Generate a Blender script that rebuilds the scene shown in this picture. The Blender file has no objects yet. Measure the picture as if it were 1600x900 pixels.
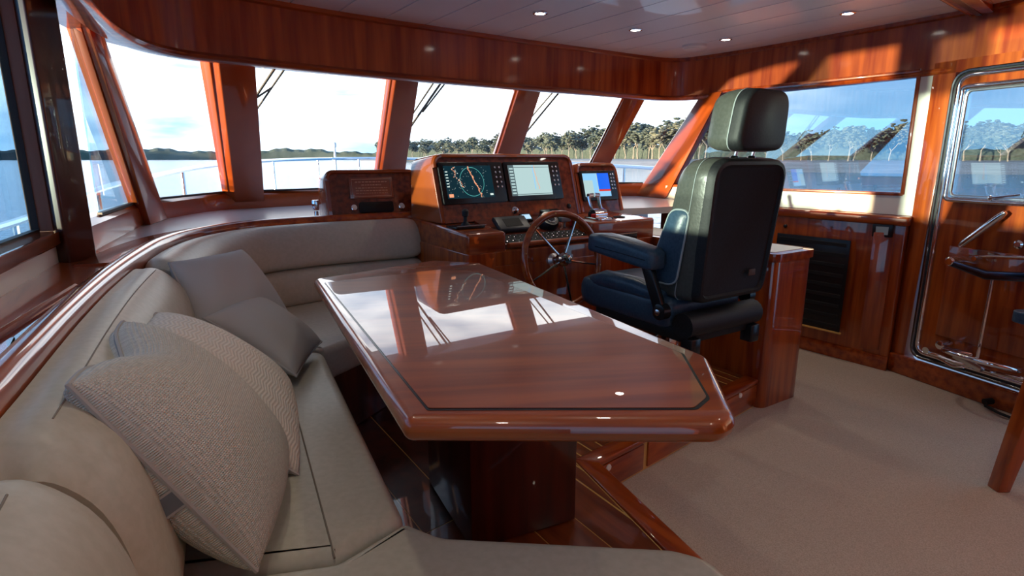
import bpy, bmesh, math, random
from mathutils import Vector, Matrix
from math import sin, cos, pi, radians as R
random.seed(7)
C = bpy.context.scene.collection
sc = bpy.context.scene
# ------------------------------------------------------------------ camera
CH = 1.30; PITCH = R(12.7); F = 900.0
cam = bpy.data.cameras.new('camera'); cam.sensor_width = 36; cam.lens = 20.25
cam.clip_start = 0.02; cam.clip_end = 5000
co = bpy.data.objects.new('camera', cam); C.objects.link(co)
co.location = (0, 0, CH); co.rotation_euler = (R(90)-PITCH, 0, 0); sc.camera = co
# ------------------------------------------------------------------ colour management
sc.view_settings.view_transform = 'Standard'; sc.view_settings.look = 'None'
sc.view_settings.exposure = 0.60; sc.view_settings.gamma = 1.0; sc.view_settings.use_curve_mapping = False
sc.cycles.max_bounces = 10; sc.cycles.transparent_max_bounces = 12; sc.cycles.glossy_bounces = 5
sc.cycles.sample_clamp_indirect = 4.0; sc.cycles.caustics_reflective = False; sc.cycles.caustics_refractive = False
# ------------------------------------------------------------------ sky
w = bpy.data.worlds.new('sky'); sc.world = w; w.use_nodes = True
nt = w.node_tree; nt.nodes.clear(); N = nt.nodes.new; L = nt.links.new
out = N('ShaderNodeOutputWorld'); bg = N('ShaderNodeBackground'); L(bg.outputs[0], out.inputs[0])
tc = N('ShaderNodeTexCoord'); sx = N('ShaderNodeSeparateXYZ'); L(tc.outputs['Generated'], sx.inputs[0])
ramp = N('ShaderNodeValToRGB'); L(sx.outputs['Z'], ramp.inputs[0])
e = ramp.color_ramp.elements
e[0].position = 0.0; e[0].color = (0.24, 0.56, 0.86, 1)
e[1].position = 0.55; e[1].color = (0.16, 0.32, 0.60, 1)
q = e.new(0.14); q.color = (0.15, 0.41, 0.76, 1)
# thin cloud veil, thicker over the bow
dotn = N('ShaderNodeVectorMath'); dotn.operation = 'DOT_PRODUCT'; L(tc.outputs['Generated'], dotn.inputs[0]); dotn.inputs[1].default_value = (-0.15, 0.98, 0.10)
mr = N('ShaderNodeMapRange'); mr.interpolation_type = 'SMOOTHSTEP'; L(dotn.outputs['Value'], mr.inputs[0])
mr.inputs[1].default_value = 0.76; mr.inputs[2].default_value = 0.94; mr.inputs[3].default_value = 0.10; mr.inputs[4].default_value = 1.0
mp = N('ShaderNodeMapping'); mp.inputs['Scale'].default_value = (2.2, 2.2, 11); L(tc.outputs['Generated'], mp.inputs[0])
nz = N('ShaderNodeTexNoise'); nz.inputs['Scale'].default_value = 2.2; nz.inputs['Detail'].default_value = 6; L(mp.outputs[0], nz.inputs[0])
cr = N('ShaderNodeMapRange'); L(nz.outputs[0], cr.inputs[0]); cr.inputs[1].default_value = 0.25; cr.inputs[2].default_value = 0.62
mul = N('ShaderNodeMath'); mul.operation = 'MULTIPLY'; L(mr.outputs[0], mul.inputs[0]); L(cr.outputs[0], mul.inputs[1]); mul.use_clamp = True
hzr = N('ShaderNodeMapRange'); L(sx.outputs['Z'], hzr.inputs[0]); hzr.inputs[1].default_value = 0.0; hzr.inputs[2].default_value = 0.09; hzr.inputs[3].default_value = 0.42; hzr.inputs[4].default_value = 1.0
mu2 = N('ShaderNodeMath'); mu2.operation = 'MULTIPLY'; L(mul.outputs[0], mu2.inputs[0]); L(hzr.outputs[0], mu2.inputs[1])
mixc = N('ShaderNodeMix'); mixc.data_type = 'RGBA'; L(mu2.outputs[0], mixc.inputs[0]); L(ramp.outputs[0], mixc.inputs[6]); mixc.inputs[7].default_value = (1.95, 1.96, 1.95, 1)
L(mixc.outputs[2], bg.inputs[0]); bg.inputs[1].default_value = 1.25
# ------------------------------------------------------------------ sun, low on the port quarter
def sun_dir(az_vec, elev):
    v = Vector((az_vec[0], az_vec[1], 0)).normalized() * cos(elev); v.z = -sin(elev); return v
sd = bpy.data.lights.new('sun', 'SUN'); sd.energy = 10; sd.angle = R(1.0); sd.color = (1.0, 0.76, 0.46)
so = bpy.data.objects.new('sun', sd); C.objects.link(so)
so.rotation_euler = sun_dir((0.92, 0.39), R(1.6)).to_track_quat('-Z', 'Y').to_euler(); so.location = (-20, -8, 5)
# the sun's glitter on the sea, throwing light up into the cabin from the port quarter
gd = bpy.data.lights.new('sun_glint_on_water', 'SPOT'); gd.energy = 190000; gd.color = (1.0, .78, .46); gd.spot_size = R(14); gd.spot_blend = .2; gd.shadow_soft_size = .45
go = bpy.data.objects.new('sun_glint_on_water', gd); C.objects.link(go); go.location = (.5-.92*60, 3.4-.39*60, -1.0)
go.rotation_euler = (Vector((.5, 3.4, 1.5))-Vector(go.location)).to_track_quat('-Z', 'Y').to_euler()
# ------------------------------------------------------------------ helpers
CT, ST = cos(PITCH), sin(PITCH)
def ray(u, v):
    xr = (u-800)/F; yu = (450-v)/F
    return Vector((xr, CT+yu*ST, -ST+yu*CT))
def hz(u, v, z):                       # where the sight line meets the level z
    d = ray(u, v); t = (z-CH)/d.z; return Vector((d.x*t, d.y*t, z))
def hv(u, v, A, B):                    # where it meets the upright plane through A and B
    d = ray(u, v); n = Vector((B[1]-A[1], A[0]-B[0]))
    t = (n.x*A[0]+n.y*A[1])/(n.x*d.x+n.y*d.y); return Vector((d.x*t, d.y*t, CH+d.z*t))
def pt(u, v, t):                       # a point at depth t
    d = ray(u, v); return Vector((d.x*t, d.y*t, CH+d.z*t))
YAW = R(33); BF = Vector((-sin(YAW), cos(YAW), 0)); BR = Vector((cos(YAW), sin(YAW), 0))   # boat forward, starboard
def bp(o, r, f, z): return Vector((o[0], o[1], 0)) + BR*r + BF*f + Vector((0, 0, z))

class MB:
    def __init__(s): s.bm = bmesh.new(); s.uv = None; s.mi = 0
    def _mark(s, faces):
        for f in faces: f.material_index = s.mi
    def poly(s, pts):
        f = s.bm.faces.new([s.bm.verts.new(p) for p in pts]); s._mark([f]); return s
    def hull8(s, a, b, bev=0, seg=2):          # two quads of 4 points (a bottom loop, b top loop)
        n = len(a); va = [s.bm.verts.new(p) for p in a]; vb = [s.bm.verts.new(p) for p in b]
        fs = [s.bm.faces.new(va[::-1]), s.bm.faces.new(vb)]
        for i in range(n): fs.append(s.bm.faces.new((va[i], va[(i+1) % n], vb[(i+1) % n], vb[i])))
        s._mark(fs)
        bmesh.ops.recalc_face_normals(s.bm, faces=fs)
        if bev:
            es = list({e for f in fs for e in f.edges})
            r = bmesh.ops.bevel(s.bm, geom=es, offset=bev, segments=seg, profile=0.5, affect='EDGES', clamp_overlap=True)
            s._mark(r['faces'])
        return s
    def prism(s, poly, z0, z1, bev=0, seg=2):
        return s.hull8([(p[0], p[1], z0) for p in poly], [(p[0], p[1], z1) for p in poly], bev, seg)
    def box(s, c, h, X=(1, 0, 0), Y=(0, 1, 0), Z=(0, 0, 1), bev=0, seg=2):
        c = Vector(c); X = Vector(X)*h[0]; Y = Vector(Y)*h[1]; Z = Vector(Z)*h[2]
        q = [(-1, -1), (1, -1), (1, 1), (-1, 1)]
        return s.hull8([c+X*a+Y*b-Z for a, b in q], [c+X*a+Y*b+Z for a, b in q], bev, seg)
    def tube(s, pts, r, n=10, closed=False, cap=True):
        pts = [Vector(p) for p in pts]; m = len(pts); rings = []; up = None
        for i, p in enumerate(pts):
            a = pts[i-1] if (i or closed) else p; b = pts[(i+1) % m] if (i < m-1 or closed) else p
            d = (b-a).normalized()
            if up is None:
                up = Vector((0, 0, 1)) if abs(d.z) < .9 else Vector((1, 0, 0))
            x = up-d*up.dot(d); x.normalize(); up = x; y = d.cross(x)
            rr = r[i] if isinstance(r, (list, tuple)) else r
            rings.append([s.bm.verts.new(p+(x*cos(2*pi*k/n)+y*sin(2*pi*k/n))*rr) for k in range(n)])
        fs = []
        for i in range(m if closed else m-1):
            A, B = rings[i], rings[(i+1) % m]
            for k in range(n): fs.append(s.bm.faces.new((A[k], A[(k+1) % n], B[(k+1) % n], B[k])))
        if cap and not closed: fs += [s.bm.faces.new(rings[0][::-1]), s.bm.faces.new(rings[-1])]
        s._mark(fs); return s
    def lathe(s, prof, o=(0, 0, 0), ax=(0, 0, 1), n=20):     # prof: (radius, height)
        o = Vector(o); ax = Vector(ax).normalized(); x = ax.orthogonal().normalized(); y = ax.cross(x); rings = []
        for r, h in prof:
            rings.append([s.bm.verts.new(o+ax*h+(x*cos(2*pi*k/n)+y*sin(2*pi*k/n))*max(r, 1e-4)) for k in range(n)])
        fs = []
        for A, B in zip(rings, rings[1:]):
            for k in range(n): fs.append(s.bm.faces.new((A[k], A[(k+1) % n], B[(k+1) % n], B[k])))
        fs += [s.bm.faces.new(rings[0][::-1]), s.bm.faces.new(rings[-1])]
        s._mark(fs); return s
    def sweep(s, path, prof, caps=True, closedprof=True, uvs=False, inset=0):   # prof: (inward offset, height); the path lies in plan
        P = [Vector((p[0], p[1])) for p in path]; m = len(P); rings = []; acc = 0; ln = []
        for i, p in enumerate(P):
            a = P[max(i-1, 0)]; b = P[min(i+1, m-1)]; d = (b-a).normalized(); nrm = Vector((d.y, -d.x))
            if i: acc += (P[i]-P[i-1]).length
            ln.append(acc)
            pr = prof
            if inset and (i < 3 or i > m-4):
                k = min(i, m-1-i); f = [0.72, 0.92, 0.985][k]
                cx = sum(q[0] for q in prof)/len(prof); cz = sum(q[1] for q in prof)/len(prof)
                pr = [(cx+(q[0]-cx)*f, cz+(q[1]-cz)*f) for q in prof]
            rings.append([s.bm.verts.new((p.x+nrm.x*q[0], p.y+nrm.y*q[0], q[1])) for q in pr])
        n = len(prof); fs = []
        uvl = s.bm.loops.layers.uv.verify() if uvs else None
        for i in range(m-1):
            for k in range(n if closedprof else n-1):
                f = s.bm.faces.new((rings[i][k], rings[i][(k+1) % n], rings[i+1][(k+1) % n], rings[i+1][k])); fs.append(f)
                if uvs:
                    uvv = [(ln[i], prof[k][1]), (ln[i], prof[(k+1) % n][1]), (ln[i+1], prof[(k+1) % n][1]), (ln[i+1], prof[k][1])]
                    for lp, q in zip(f.loops, uvv): lp[uvl].uv = q
        if caps and closedprof: fs += [s.bm.faces.new(rings[0][::-1]), s.bm.faces.new(rings[-1])]
        s._mark(fs); bmesh.ops.recalc_face_normals(s.bm, faces=fs); return s
def emit(name, mb, mat, parent=None, kind=None, local=False, ang=38, smooth=True, origin=None):
    bm = mb.bm
    me = bpy.data.meshes.new(name)
    if not local:
        if parent is not None:
            off = Vector(parent['_o']) if '_o' in parent.keys() else parent.location.copy()
        else:
            xs = [v.co for v in bm.verts]
            off = Vector(origin) if origin is not None else Vector(((min(v.x for v in xs)+max(v.x for v in xs))/2, (min(v.y for v in xs)+max(v.y for v in xs))/2, min(v.z for v in xs)))
        for v in bm.verts: v.co -= off
    bm.to_mesh(me); bm.free()
    for m in (mat if isinstance(mat, (list, tuple)) else [mat]): me.materials.append(m)
    if smooth:
        me.polygons.foreach_set('use_smooth', [True]*len(me.polygons)); me.set_sharp_from_angle(angle=R(ang))
    o = bpy.data.objects.new(name, me); C.objects.link(o)
    if parent is not None: o.parent = parent
    elif not local: o.location = off
    if not local: WO[o.name] = off.copy()
    if kind: o['kind'] = kind
    return o
WO = {}
def child(name, mb, mat, parent, **k):      # parent is a mesh object: convert from world
    off = WO.get(parent.name)
    if off is None: off = Vector((0, 0, 0))
    bm = mb.bm
    for v in bm.verts: v.co -= off
    o = emit(name, mb, mat, parent, local=True, **k); WO[o.name] = off.copy(); return o
def thing(name, label, cat, loc=(0, 0, 0), rotz=0, group=None):
    o = bpy.data.objects.new(name, None); C.objects.link(o); o.empty_display_size = .1
    o.location = loc; o.rotation_euler = (0, 0, rotz); o['label'] = label; o['category'] = cat; WO[o.name] = Vector(loc)
    if group: o['group'] = group
    return o
def tag(o, label, cat, group=None, kind=None):
    o['label'] = label; o['category'] = cat
    if group: o['group'] = group
    if kind: o['kind'] = kind
    return o
def smoothpath(pts, n=8):
    P = [Vector((p[0], p[1], p[2] if len(p) > 2 else 0)) for p in pts]; out = []
    for i in range(len(P)-1):
        p0 = P[max(i-1, 0)]; p1 = P[i]; p2 = P[i+1]; p3 = P[min(i+2, len(P)-1)]
        for k in range(n):
            t = k/n
            out.append(0.5*((2*p1)+(p2-p0)*t+(2*p0-5*p1+4*p2-p3)*t*t+(-p0+3*p1-3*p2+p3)*t**3))
    out.append(P[-1]); return out
def resample(path, step):
    P = path; out = [P[0].copy()]; need = step
    for a, b in zip(P, P[1:]):
        l = (b-a).length; pos = 0
        while l-pos >= need:
            pos += need; out.append(a.lerp(b, pos/l)); need = step
        need -= (l-pos)
    out.append(P[-1].copy()); return out
def roundpoly(poly, r, n=6):
    out = []; m = len(poly)
    for i in range(m):
        p = Vector(poly[i][:2]); a = Vector(poly[i-1][:2]); b = Vector(poly[(i+1) % m][:2])
        ri = r[i] if isinstance(r, (list, tuple)) else r
        da = (a-p).normalized(); db = (b-p).normalized(); th = math.acos(max(-1, min(1, da.dot(db))))
        if ri < 1e-4 or th > 3.1: out.append(p); continue
        l = min(ri/math.tan(th/2), (a-p).length*.49, (b-p).length*.49)
        s_, e_ = p+da*l, p+db*l
        for k in range(n+1):
            t = k/n; out.append(s_*(1-t)**2+p*2*t*(1-t)+e_*t*t)
    return out
def clip(poly, n, d):                       # keep the side n.p <= d
    out = []
    for i in range(len(poly)):
        a, b = poly[i], poly[(i+1) % len(poly)]; da = n.dot(a)-d; db = n.dot(b)-d
        if da <= 0: out.append(a)
        if da*db < 0: out.append(a.lerp(b, da/(da-db)))
    return out
# ------------------------------------------------------------------ materials
def mat(name, col, rough=.5, metal=0, coat=0, spec=.3, emit_=None, es=0):
    m = bpy.data.materials.new(name); m.use_nodes = True; b = m.node_tree.nodes['Principled BSDF']
    b.inputs['Base Color'].default_value = (*col, 1); b.inputs['Roughness'].default_value = rough
    b.inputs['Metallic'].default_value = metal; b.inputs['Coat Weight'].default_value = coat; b.inputs['Coat Roughness'].default_value = .02
    b.inputs['Specular IOR Level'].default_value = spec
    if emit_: b.inputs['Emission Color'].default_value = (*emit_, 1); b.inputs['Emission Strength'].default_value = es
    return m
def noisy(name, c1, c2, scale, rough=.6, bump=0, coord='Object', stretch=(1, 1, 1), rotz=0, coat=0, detail=4, lo=.35, hi=.65, metal=0, coatr=.03):
    m = mat(name, c1, rough, metal, coat); t = m.node_tree; b = t.nodes['Principled BSDF']; b.inputs['Coat Roughness'].default_value = coatr
    tc = t.nodes.new('ShaderNodeTexCoord'); src = tc.outputs[coord]
    if rotz:
        r = t.nodes.new('ShaderNodeVectorRotate'); r.rotation_type = 'Z_AXIS'; r.inputs['Angle'].default_value = rotz
        t.links.new(src, r.inputs['Vector']); src = r.outputs[0]
    mp = t.nodes.new('ShaderNodeMapping'); mp.inputs['Scale'].default_value = stretch; t.links.new(src, mp.inputs[0])
    n = t.nodes.new('ShaderNodeTexNoise'); n.inputs['Scale'].default_value = scale; n.inputs['Detail'].default_value = detail; t.links.new(mp.outputs[0], n.inputs[0])
    r = t.nodes.new('ShaderNodeValToRGB'); r.color_ramp.elements[0].position = lo; r.color_ramp.elements[1].position = hi
    r.color_ramp.elements[0].color = (*c1, 1); r.color_ramp.elements[1].color = (*c2, 1)
    t.links.new(n.outputs[0], r.inputs[0]); t.links.new(r.outputs[0], b.inputs['Base Color'])
    if bump:
        bn = t.nodes.new('ShaderNodeBump'); bn.inputs['Strength'].default_value = bump; bn.inputs['Distance'].default_value = .004
        t.links.new(n.outputs[0], bn.inputs['Height']); t.links.new(bn.outputs[0], b.inputs['Normal'])
    return m
WD, WL = (.20, .022, .003), (.42, .082, .009)
GA = -R(33)

wood_z = noisy('wood_upright_grain', WD, WL, 5, .32, 0, 'Object', (5, 5, .35), coat=1, detail=6)
wood_x = noisy('wood_athwart_grain', WD, WL, 5, .32, 0, 'Object', (.35, 5, 5), GA, coat=1, detail=6)
wood_y = noisy('wood_foreaft_grain', WD, WL, 5, .32, 0, 'Object', (5, .35, 5), GA, coat=1, detail=6)
wood_table = noisy('table_veneer', (.18, .024, .002), (.32, .060, .004), 4, .35, 0, 'Object', (.35, 5, 5), -R(8), coat=1, detail=6, coatr=.0)
wood_m = noisy('wood_plain_figure', (.25, .040, .007), (.38, .080, .012), 1.6, .32, 0, 'Object', (1.6, 1.6, .5), coat=1, detail=3, lo=.3, hi=.7)
burl = noisy('burl_veneer', (.07, .009, .004), (.22, .038, .012), 34, .3, 0, coat=1, detail=8)
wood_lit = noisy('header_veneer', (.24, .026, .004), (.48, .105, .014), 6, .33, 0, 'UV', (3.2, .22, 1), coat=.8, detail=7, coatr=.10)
teak = noisy('teak', (.13, .028, .008), (.24, .06, .015), 5, .3, 0, 'Object', (5, .4, 5), GA, coat=.8)
holly = mat('holly_strip', (.62, .36, .10), .3, coat=.6)
darkwood = noisy('dark_wood', (.030, .006, .003), (.075, .014, .006), 4, .35, 0, 'Object', (5, 5, .4), coat=.6)
vinyl = noisy('cream_leather', (.45, .415, .325), (.50, .46, .37), 60, .42, .12, detail=3)
seamm = mat('seam_thread', (.22, .19, .15), .7)
cream = mat('cream_panel', (.80, .77, .68), .4)
ceil_m = mat('ceiling_panel_white', (.88, .90, .95), .35, coat=.3)
dashv = mat('dash_vinyl', (.56, .54, .52), .28, coat=.3)
carpet = noisy('carpet_pile', (.42, .35, .28), (.57, .48, .39), 260, .95, .6, detail=3)
_t = carpet.node_tree
chrome = mat('chrome', (.82, .83, .85), .06, 1)
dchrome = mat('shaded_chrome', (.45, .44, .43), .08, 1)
steel = mat('brushed_steel', (.65, .66, .68), .25, 1)
black = mat('black_plastic', (.012, .012, .014), .25)
blackm = mat('black_matt', (.010, .010, .011), .6)
rubber = mat('black_rubber', (.02, .02, .022), .5)
navy = noisy('navy_leather', (.026, .055, .090), (.040, .075, .115), 90, .33, .15)
chairgrey = noisy('grey_leather', (.055, .057, .050), (.068, .070, .062), 90, .30, .12)
backshell = noisy('charcoal_shell', (.008, .0085, .010), (.013, .0135, .016), 120, .55, .1)
thread = mat('light_thread', (.30, .33, .34), .6)
piping = mat('piping_cord', (.40, .37, .34), .9)
white = mat('white_plastic', (.8, .8, .78), .4)
hullw = mat('gelcoat', (.82, .83, .84), .3, coat=.5)
lampm = mat('lamp_lens', (1, 1, 1), .3, emit_=(1, .93, .82), es=14)
redm = mat('red_plastic', (.5, .02, .02), .3)
greenm = mat('green_plastic', (.02, .22, .08), .3)
def glass(name, tint, refl, blend=True):
    m = bpy.data.materials.new(name); m.use_nodes = True; t = m.node_tree; t.nodes.clear()
    o = t.nodes.new('ShaderNodeOutputMaterial'); mx = t.nodes.new('ShaderNodeMixShader'); tr = t.nodes.new('ShaderNodeBsdfTransparent'); g = t.nodes.new('ShaderNodeBsdfGlossy')
    lw = t.nodes.new('ShaderNodeLayerWeight'); pw_ = t.nodes.new('ShaderNodeMath'); pw_.operation = 'POWER'; pw_.inputs[1].default_value = 5; t.links.new(lw.outputs['Facing'], pw_.inputs[0])
    ad = t.nodes.new('ShaderNodeMath'); ad.operation = 'MULTIPLY_ADD'; ad.inputs[1].default_value = .95; ad.inputs[2].default_value = refl+.03; ad.use_clamp = True
    t.links.new(pw_.outputs[0], ad.inputs[0]); t.links.new(ad.outputs[0], mx.inputs[0])
    tr.inputs[0].default_value = (*tint, 1); g.inputs['Roughness'].default_value = 0; g.inputs[0].default_value = (1, 1, 1, 1)
    t.links.new(tr.outputs[0], mx.inputs[1]); t.links.new(g.outputs[0], mx.inputs[2]); t.links.new(mx.outputs[0], o.inputs[0]); return m
g_front = glass('clear_glass', (.985, .99, .99), 0.0)
g_side = glass('tinted_glass', (.66, .82, .92), 0.02)
g_stbd = glass('tinted_glass_starboard', (.84, .90, .94), 0.22)
def fabric(name, c1, c2, su, sv, kind='weave', bump=.6):
    m = mat(name, c1, .95, spec=.15); t = m.node_tree; b = t.nodes['Principled BSDF']; NN = t.nodes.new; K = t.links.new
    tc = NN('ShaderNodeTexCoord'); mp = NN('ShaderNodeMapping'); mp.inputs['Scale'].default_value = (su, sv, 1); K(tc.outputs['UV'], mp.inputs[0])
    nz = NN('ShaderNodeTexNoise'); nz.inputs['Scale'].default_value = 1.0; nz.inputs['Detail'].default_value = 3; K(mp.outputs[0], nz.inputs[0])
    if kind == 'weave':
        w1 = NN('ShaderNodeTexWave'); w1.inputs['Scale'].default_value = .5; w1.inputs['Distortion'].default_value = 1.2; w1.bands_direction = 'X'; K(mp.outputs[0], w1.inputs[0])
        w2 = NN('ShaderNodeTexWave'); w2.inputs['Scale'].default_value = .5; w2.inputs['Distortion'].default_value = 1.2; w2.bands_direction = 'Y'; K(mp.outputs[0], w2.inputs[0])
        mu = NN('ShaderNodeMath'); mu.operation = 'MULTIPLY'; K(w1.outputs[1], mu.inputs[0]); K(w2.outputs[1], mu.inputs[1]); h = mu.outputs[0]
    else:                                   # chevron knit
        sep = NN('ShaderNodeSeparateXYZ'); K(mp.outputs[0], sep.inputs[0])
        pp = NN('ShaderNodeMath'); pp.operation = 'PINGPONG'; pp.inputs[1].default_value = 4; K(sep.outputs[0], pp.inputs[0])
        a = NN('ShaderNodeMath'); a.operation = 'MULTIPLY_ADD'; a.inputs[1].default_value = .5; K(pp.outputs[0], a.inputs[0]); K(sep.outputs[1], a.inputs[2])
        s_ = NN('ShaderNodeMath'); s_.operation = 'MULTIPLY'; s_.inputs[1].default_value = 3.0; K(a.outputs[0], s_.inputs[0])
        si = NN('ShaderNodeMath'); si.operation = 'SINE'; K(s_.outputs[0], si.inputs[0])
        h2 = NN('ShaderNodeMath'); h2.operation = 'MULTIPLY_ADD'; h2.inputs[1].default_value = .5; h2.inputs[2].default_value = .5; K(si.outputs[0], h2.inputs[0]); h = h2.outputs[0]
    av = NN('ShaderNodeMath'); av.operation = 'MULTIPLY_ADD'; av.inputs[1].default_value = .5; K(h, av.inputs[0]); 
    nn = NN('ShaderNodeMath'); nn.operation = 'MULTIPLY'; nn.inputs[1].default_value = .6; K(nz.outputs[0], nn.inputs[0]); K(nn.outputs[0], av.inputs[2])
    mx = NN('ShaderNodeMix'); mx.data_type = 'RGBA'; K(av.outputs[0], mx.inputs[0]); mx.inputs[6].default_value = (*c1, 1); mx.inputs[7].default_value = (*c2, 1); K(mx.outputs[2], b.inputs['Base Color'])
    bn = NN('ShaderNodeBump'); bn.inputs['Strength'].default_value = bump; bn.inputs['Distance'].default_value = .002; K(h, bn.inputs['Height']); K(bn.outputs[0], b.inputs['Normal'])
    return m
burlap = fabric('oatmeal_weave', (.36, .325, .265), (.94, .89, .78), 70, 70, bump=1.0)
chev = fabric('chevron_knit', (.50, .45, .38), (.76, .70, .61), 60, 100, 'chevron', .5)
greyc = fabric('grey_linen', (.38, .36, .335), (.54, .515, .48), 300, 300, bump=.2)
taupe = fabric('taupe_linen', (.38, .345, .31), (.54, .495, .45), 300, 300, bump=.2)

# ================================================================== SETTING
ZL = .965; ZH = 1.764; ZC = 2.075; ZT = 1.80; ZB = 1.075; ZP = .156
# carpet
mb = MB(); mb.prism([(-3, -1.5), (3.6, -1.5), (3.4, 4.2), (1.4, 5.4), (-2.2, 5.2), (-3, 3)], -.06, 0)
fl = emit('floor', mb, carpet, kind='structure'); fl['label'] = 'pinkish beige carpet'
# header: the deep varnished band below the ceiling
hp = [(-1.24, 1.77), (-1.29, 1.88), (-1.47, 2.28), (-1.555, 2.62), (-1.50, 2.86), (-1.33, 3.02), (-.865, 3.43), (0, 4.06), (.6, 4.46), (1.05, 4.76), (1.27, 4.86), (1.45, 4.78), (1.83, 4.30), (2.38, 3.42), (2.60, 2.95), (3.0, 2.05), (3.3, 1.2)]
hpath = resample(smoothpath(hp, 10), .05)
mb = MB(); mb.sweep(hpath, [(.0, ZH), (.0, ZC+.02), (-.06, ZC+.02), (-.06, ZH)], uvs=True)
hd = emit('trim_1', mb, wood_lit, kind='structure'); hd['label'] = 'deep varnished mahogany header band'
mb = MB(); mb.sweep(hpath, [(.012, ZH-.002), (.016, ZH+.010), (.006, ZH+.024), (-.03, ZH+.024), (-.07, ZH+.010), (-.07, ZH-.008), (.0, ZH-.010)])
child('lower_moulding', mb, wood_x, hd)
mb = MB(); mb.sweep(hpath, [(.014, ZC-.022), (.014, ZC), (-.03, ZC), (-.03, ZC-.034), (.003, ZC-.030)])
child('upper_moulding', mb, wood_x, hd)
# roof, ceiling panels clipped inside the header
cen = Vector((.6, 2.2))
hpoly = [Vector((p.x, p.y)) for p in hpath] + [Vector((3.2, -.8)), Vector((-.35, -.8))]
mb = MB(); mb.prism([(-1.75, -1.0), (-1.75, 2.2), (-1.72, 2.6), (-1.66, 3.15), (-1.3, 3.62), (0, 4.55), (1.2, 5.2), (1.5, 5.2), (2.5, 3.7), (3.6, 2.3), (3.6, -1.0)], ZC+.015, ZC+.09)
cl = emit('ceiling', mb, ceil_m, kind='structure'); cl['label'] = 'white panelled ceiling'
def simplify(pl):                       # convex pieces of the header outline for clipping
    from mathutils.geometry import convex_hull_2d
    idx = convex_hull_2d(pl); return [pl[i] for i in idx]
hullp = simplify([p+(cen-p).normalized()*(-.0) for p in hpoly])
lat = Vector((BR.x, BR.y)); fwd = Vector((BF.x, BF.y))
pw = .262; k0 = -6
for k in range(-6, 16):
    pl = hullp
    pl = clip(pl, lat, (k+1)*pw-.004); pl = clip(pl, -lat, -(k*pw+.004))
    if len(pl) < 3: continue
    mb = MB(); mb.prism(pl, ZC-.002, ZC+.012, 0); o = child('ceiling_panel', mb, ceil_m, cl, smooth=False)
# soffit between header and glass
T = [(-1.38, 1.5), (-1.50, 1.85), (-1.70, 2.42), (-1.69, 2.8), (-1.60, 3.08), (-1.15, 3.52), (-.1, 4.28), (.8, 4.82), (1.36, 5.02)]
B = [(-1.42, 1.7), (-1.50, 1.95), (-1.82, 2.72), (-1.96, 3.15), (-1.97, 3.75), (-1.74, 4.03), (-1.2, 4.50), (-.3, 4.98), (.6, 5.27), (1.25, 5.30)]
mb = MB(); tp = [Vector((p[0], p[1], ZT)) for p in smoothpath(T, 6)]; tp += [Vector((1.62, 4.75, ZT)), Vector((2.48, 3.47, ZT))]
hr = [Vector((p.x, p.y)) for p in hpath]
for a, b in zip(tp, tp[1:]):
    na = min(hr, key=lambda h: (h-a.xy).length); nb = min(hr, key=lambda h: (h-b.xy).length); na = na+(a.xy-na).normalized()*.03; nb = nb+(b.xy-nb).normalized()*.03
    mb.hull8([(a.x*1.02, a.y*1.02, ZT-.012), (b.x*1.02, b.y*1.02, ZT-.012), (nb.x, nb.y, ZH+.03), (na.x, na.y, ZH+.03)], [(a.x*1.03, a.y*1.03, ZC+.02), (b.x*1.03, b.y*1.03, ZC+.02), (nb.x, nb.y, ZC+.02), (na.x, na.y, ZC+.02)])
sf = emit('trim_2', mb, wood_x, kind='structure', smooth=False); sf['label'] = 'varnished soffit above the windows'
# --- panes located from the sight planes of their edges
TZ = [Vector((p.x, p.y, ZT)) for p in smoothpath([(-1.2, 1.0)]+T+[(1.7, 4.6)], 8)]; BZ = [Vector((p.x, p.y, ZB)) for p in smoothpath([(-1.25, 1.3)]+B+[(1.6, 4.95), (1.9, 4.4)], 8)]
def plane_hit(poly, pa, pb):
    n = ray(*pa).cross(ray(*pb)); o = Vector((0, 0, CH)); best = None
    for a, b in zip(poly, poly[1:]):
        da = n.dot(a-o); db = n.dot(b-o)
        if da*db <= 0 and da != db:
            p = a.lerp(b, da/(da-db)); t = p.y
            # choose the hit nearest the pixels
            cx = (p.x/(p.y*CT-(p.z-CH)*ST))*F+800
            sc_ = abs(cx-(pa[0]+pb[0])/2)
            if best is None or sc_ < best[0]: best = (sc_, p)
    if best is None:
        print('NO HIT', pa, pb); return poly[0]
    return best[1]
edges = [((112, 40), (157, 343)), ((122, 70), (208, 323)), ((137, 45), (240, 315)), ((316, 90), (350, 300)), ((383, 97), (403, 299)), ((606, 121), (587, 262)), ((648, 124), (629, 261)),
         ((803, 140), (771, 240)), ((843, 142), (811, 238)), ((970, 156), (921, 253)), ((1007, 157), (949, 262)), ((1091, 157), (1009, 280))]
E = [(plane_hit(BZ, a, b), plane_hit(TZ, a, b)) for a, b in edges]
for i, x in enumerate(E): print('edge', i, [tuple(round(c, 2) for c in p) for p in x])
def inn(p, d):                          # pushed inboard (towards the saloon)
    c = Vector((.55, 2.0)); v = (c-p.xy).normalized(); return Vector((p.x+v.x*d, p.y+v.y*d, p.z))
wi = 1
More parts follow.
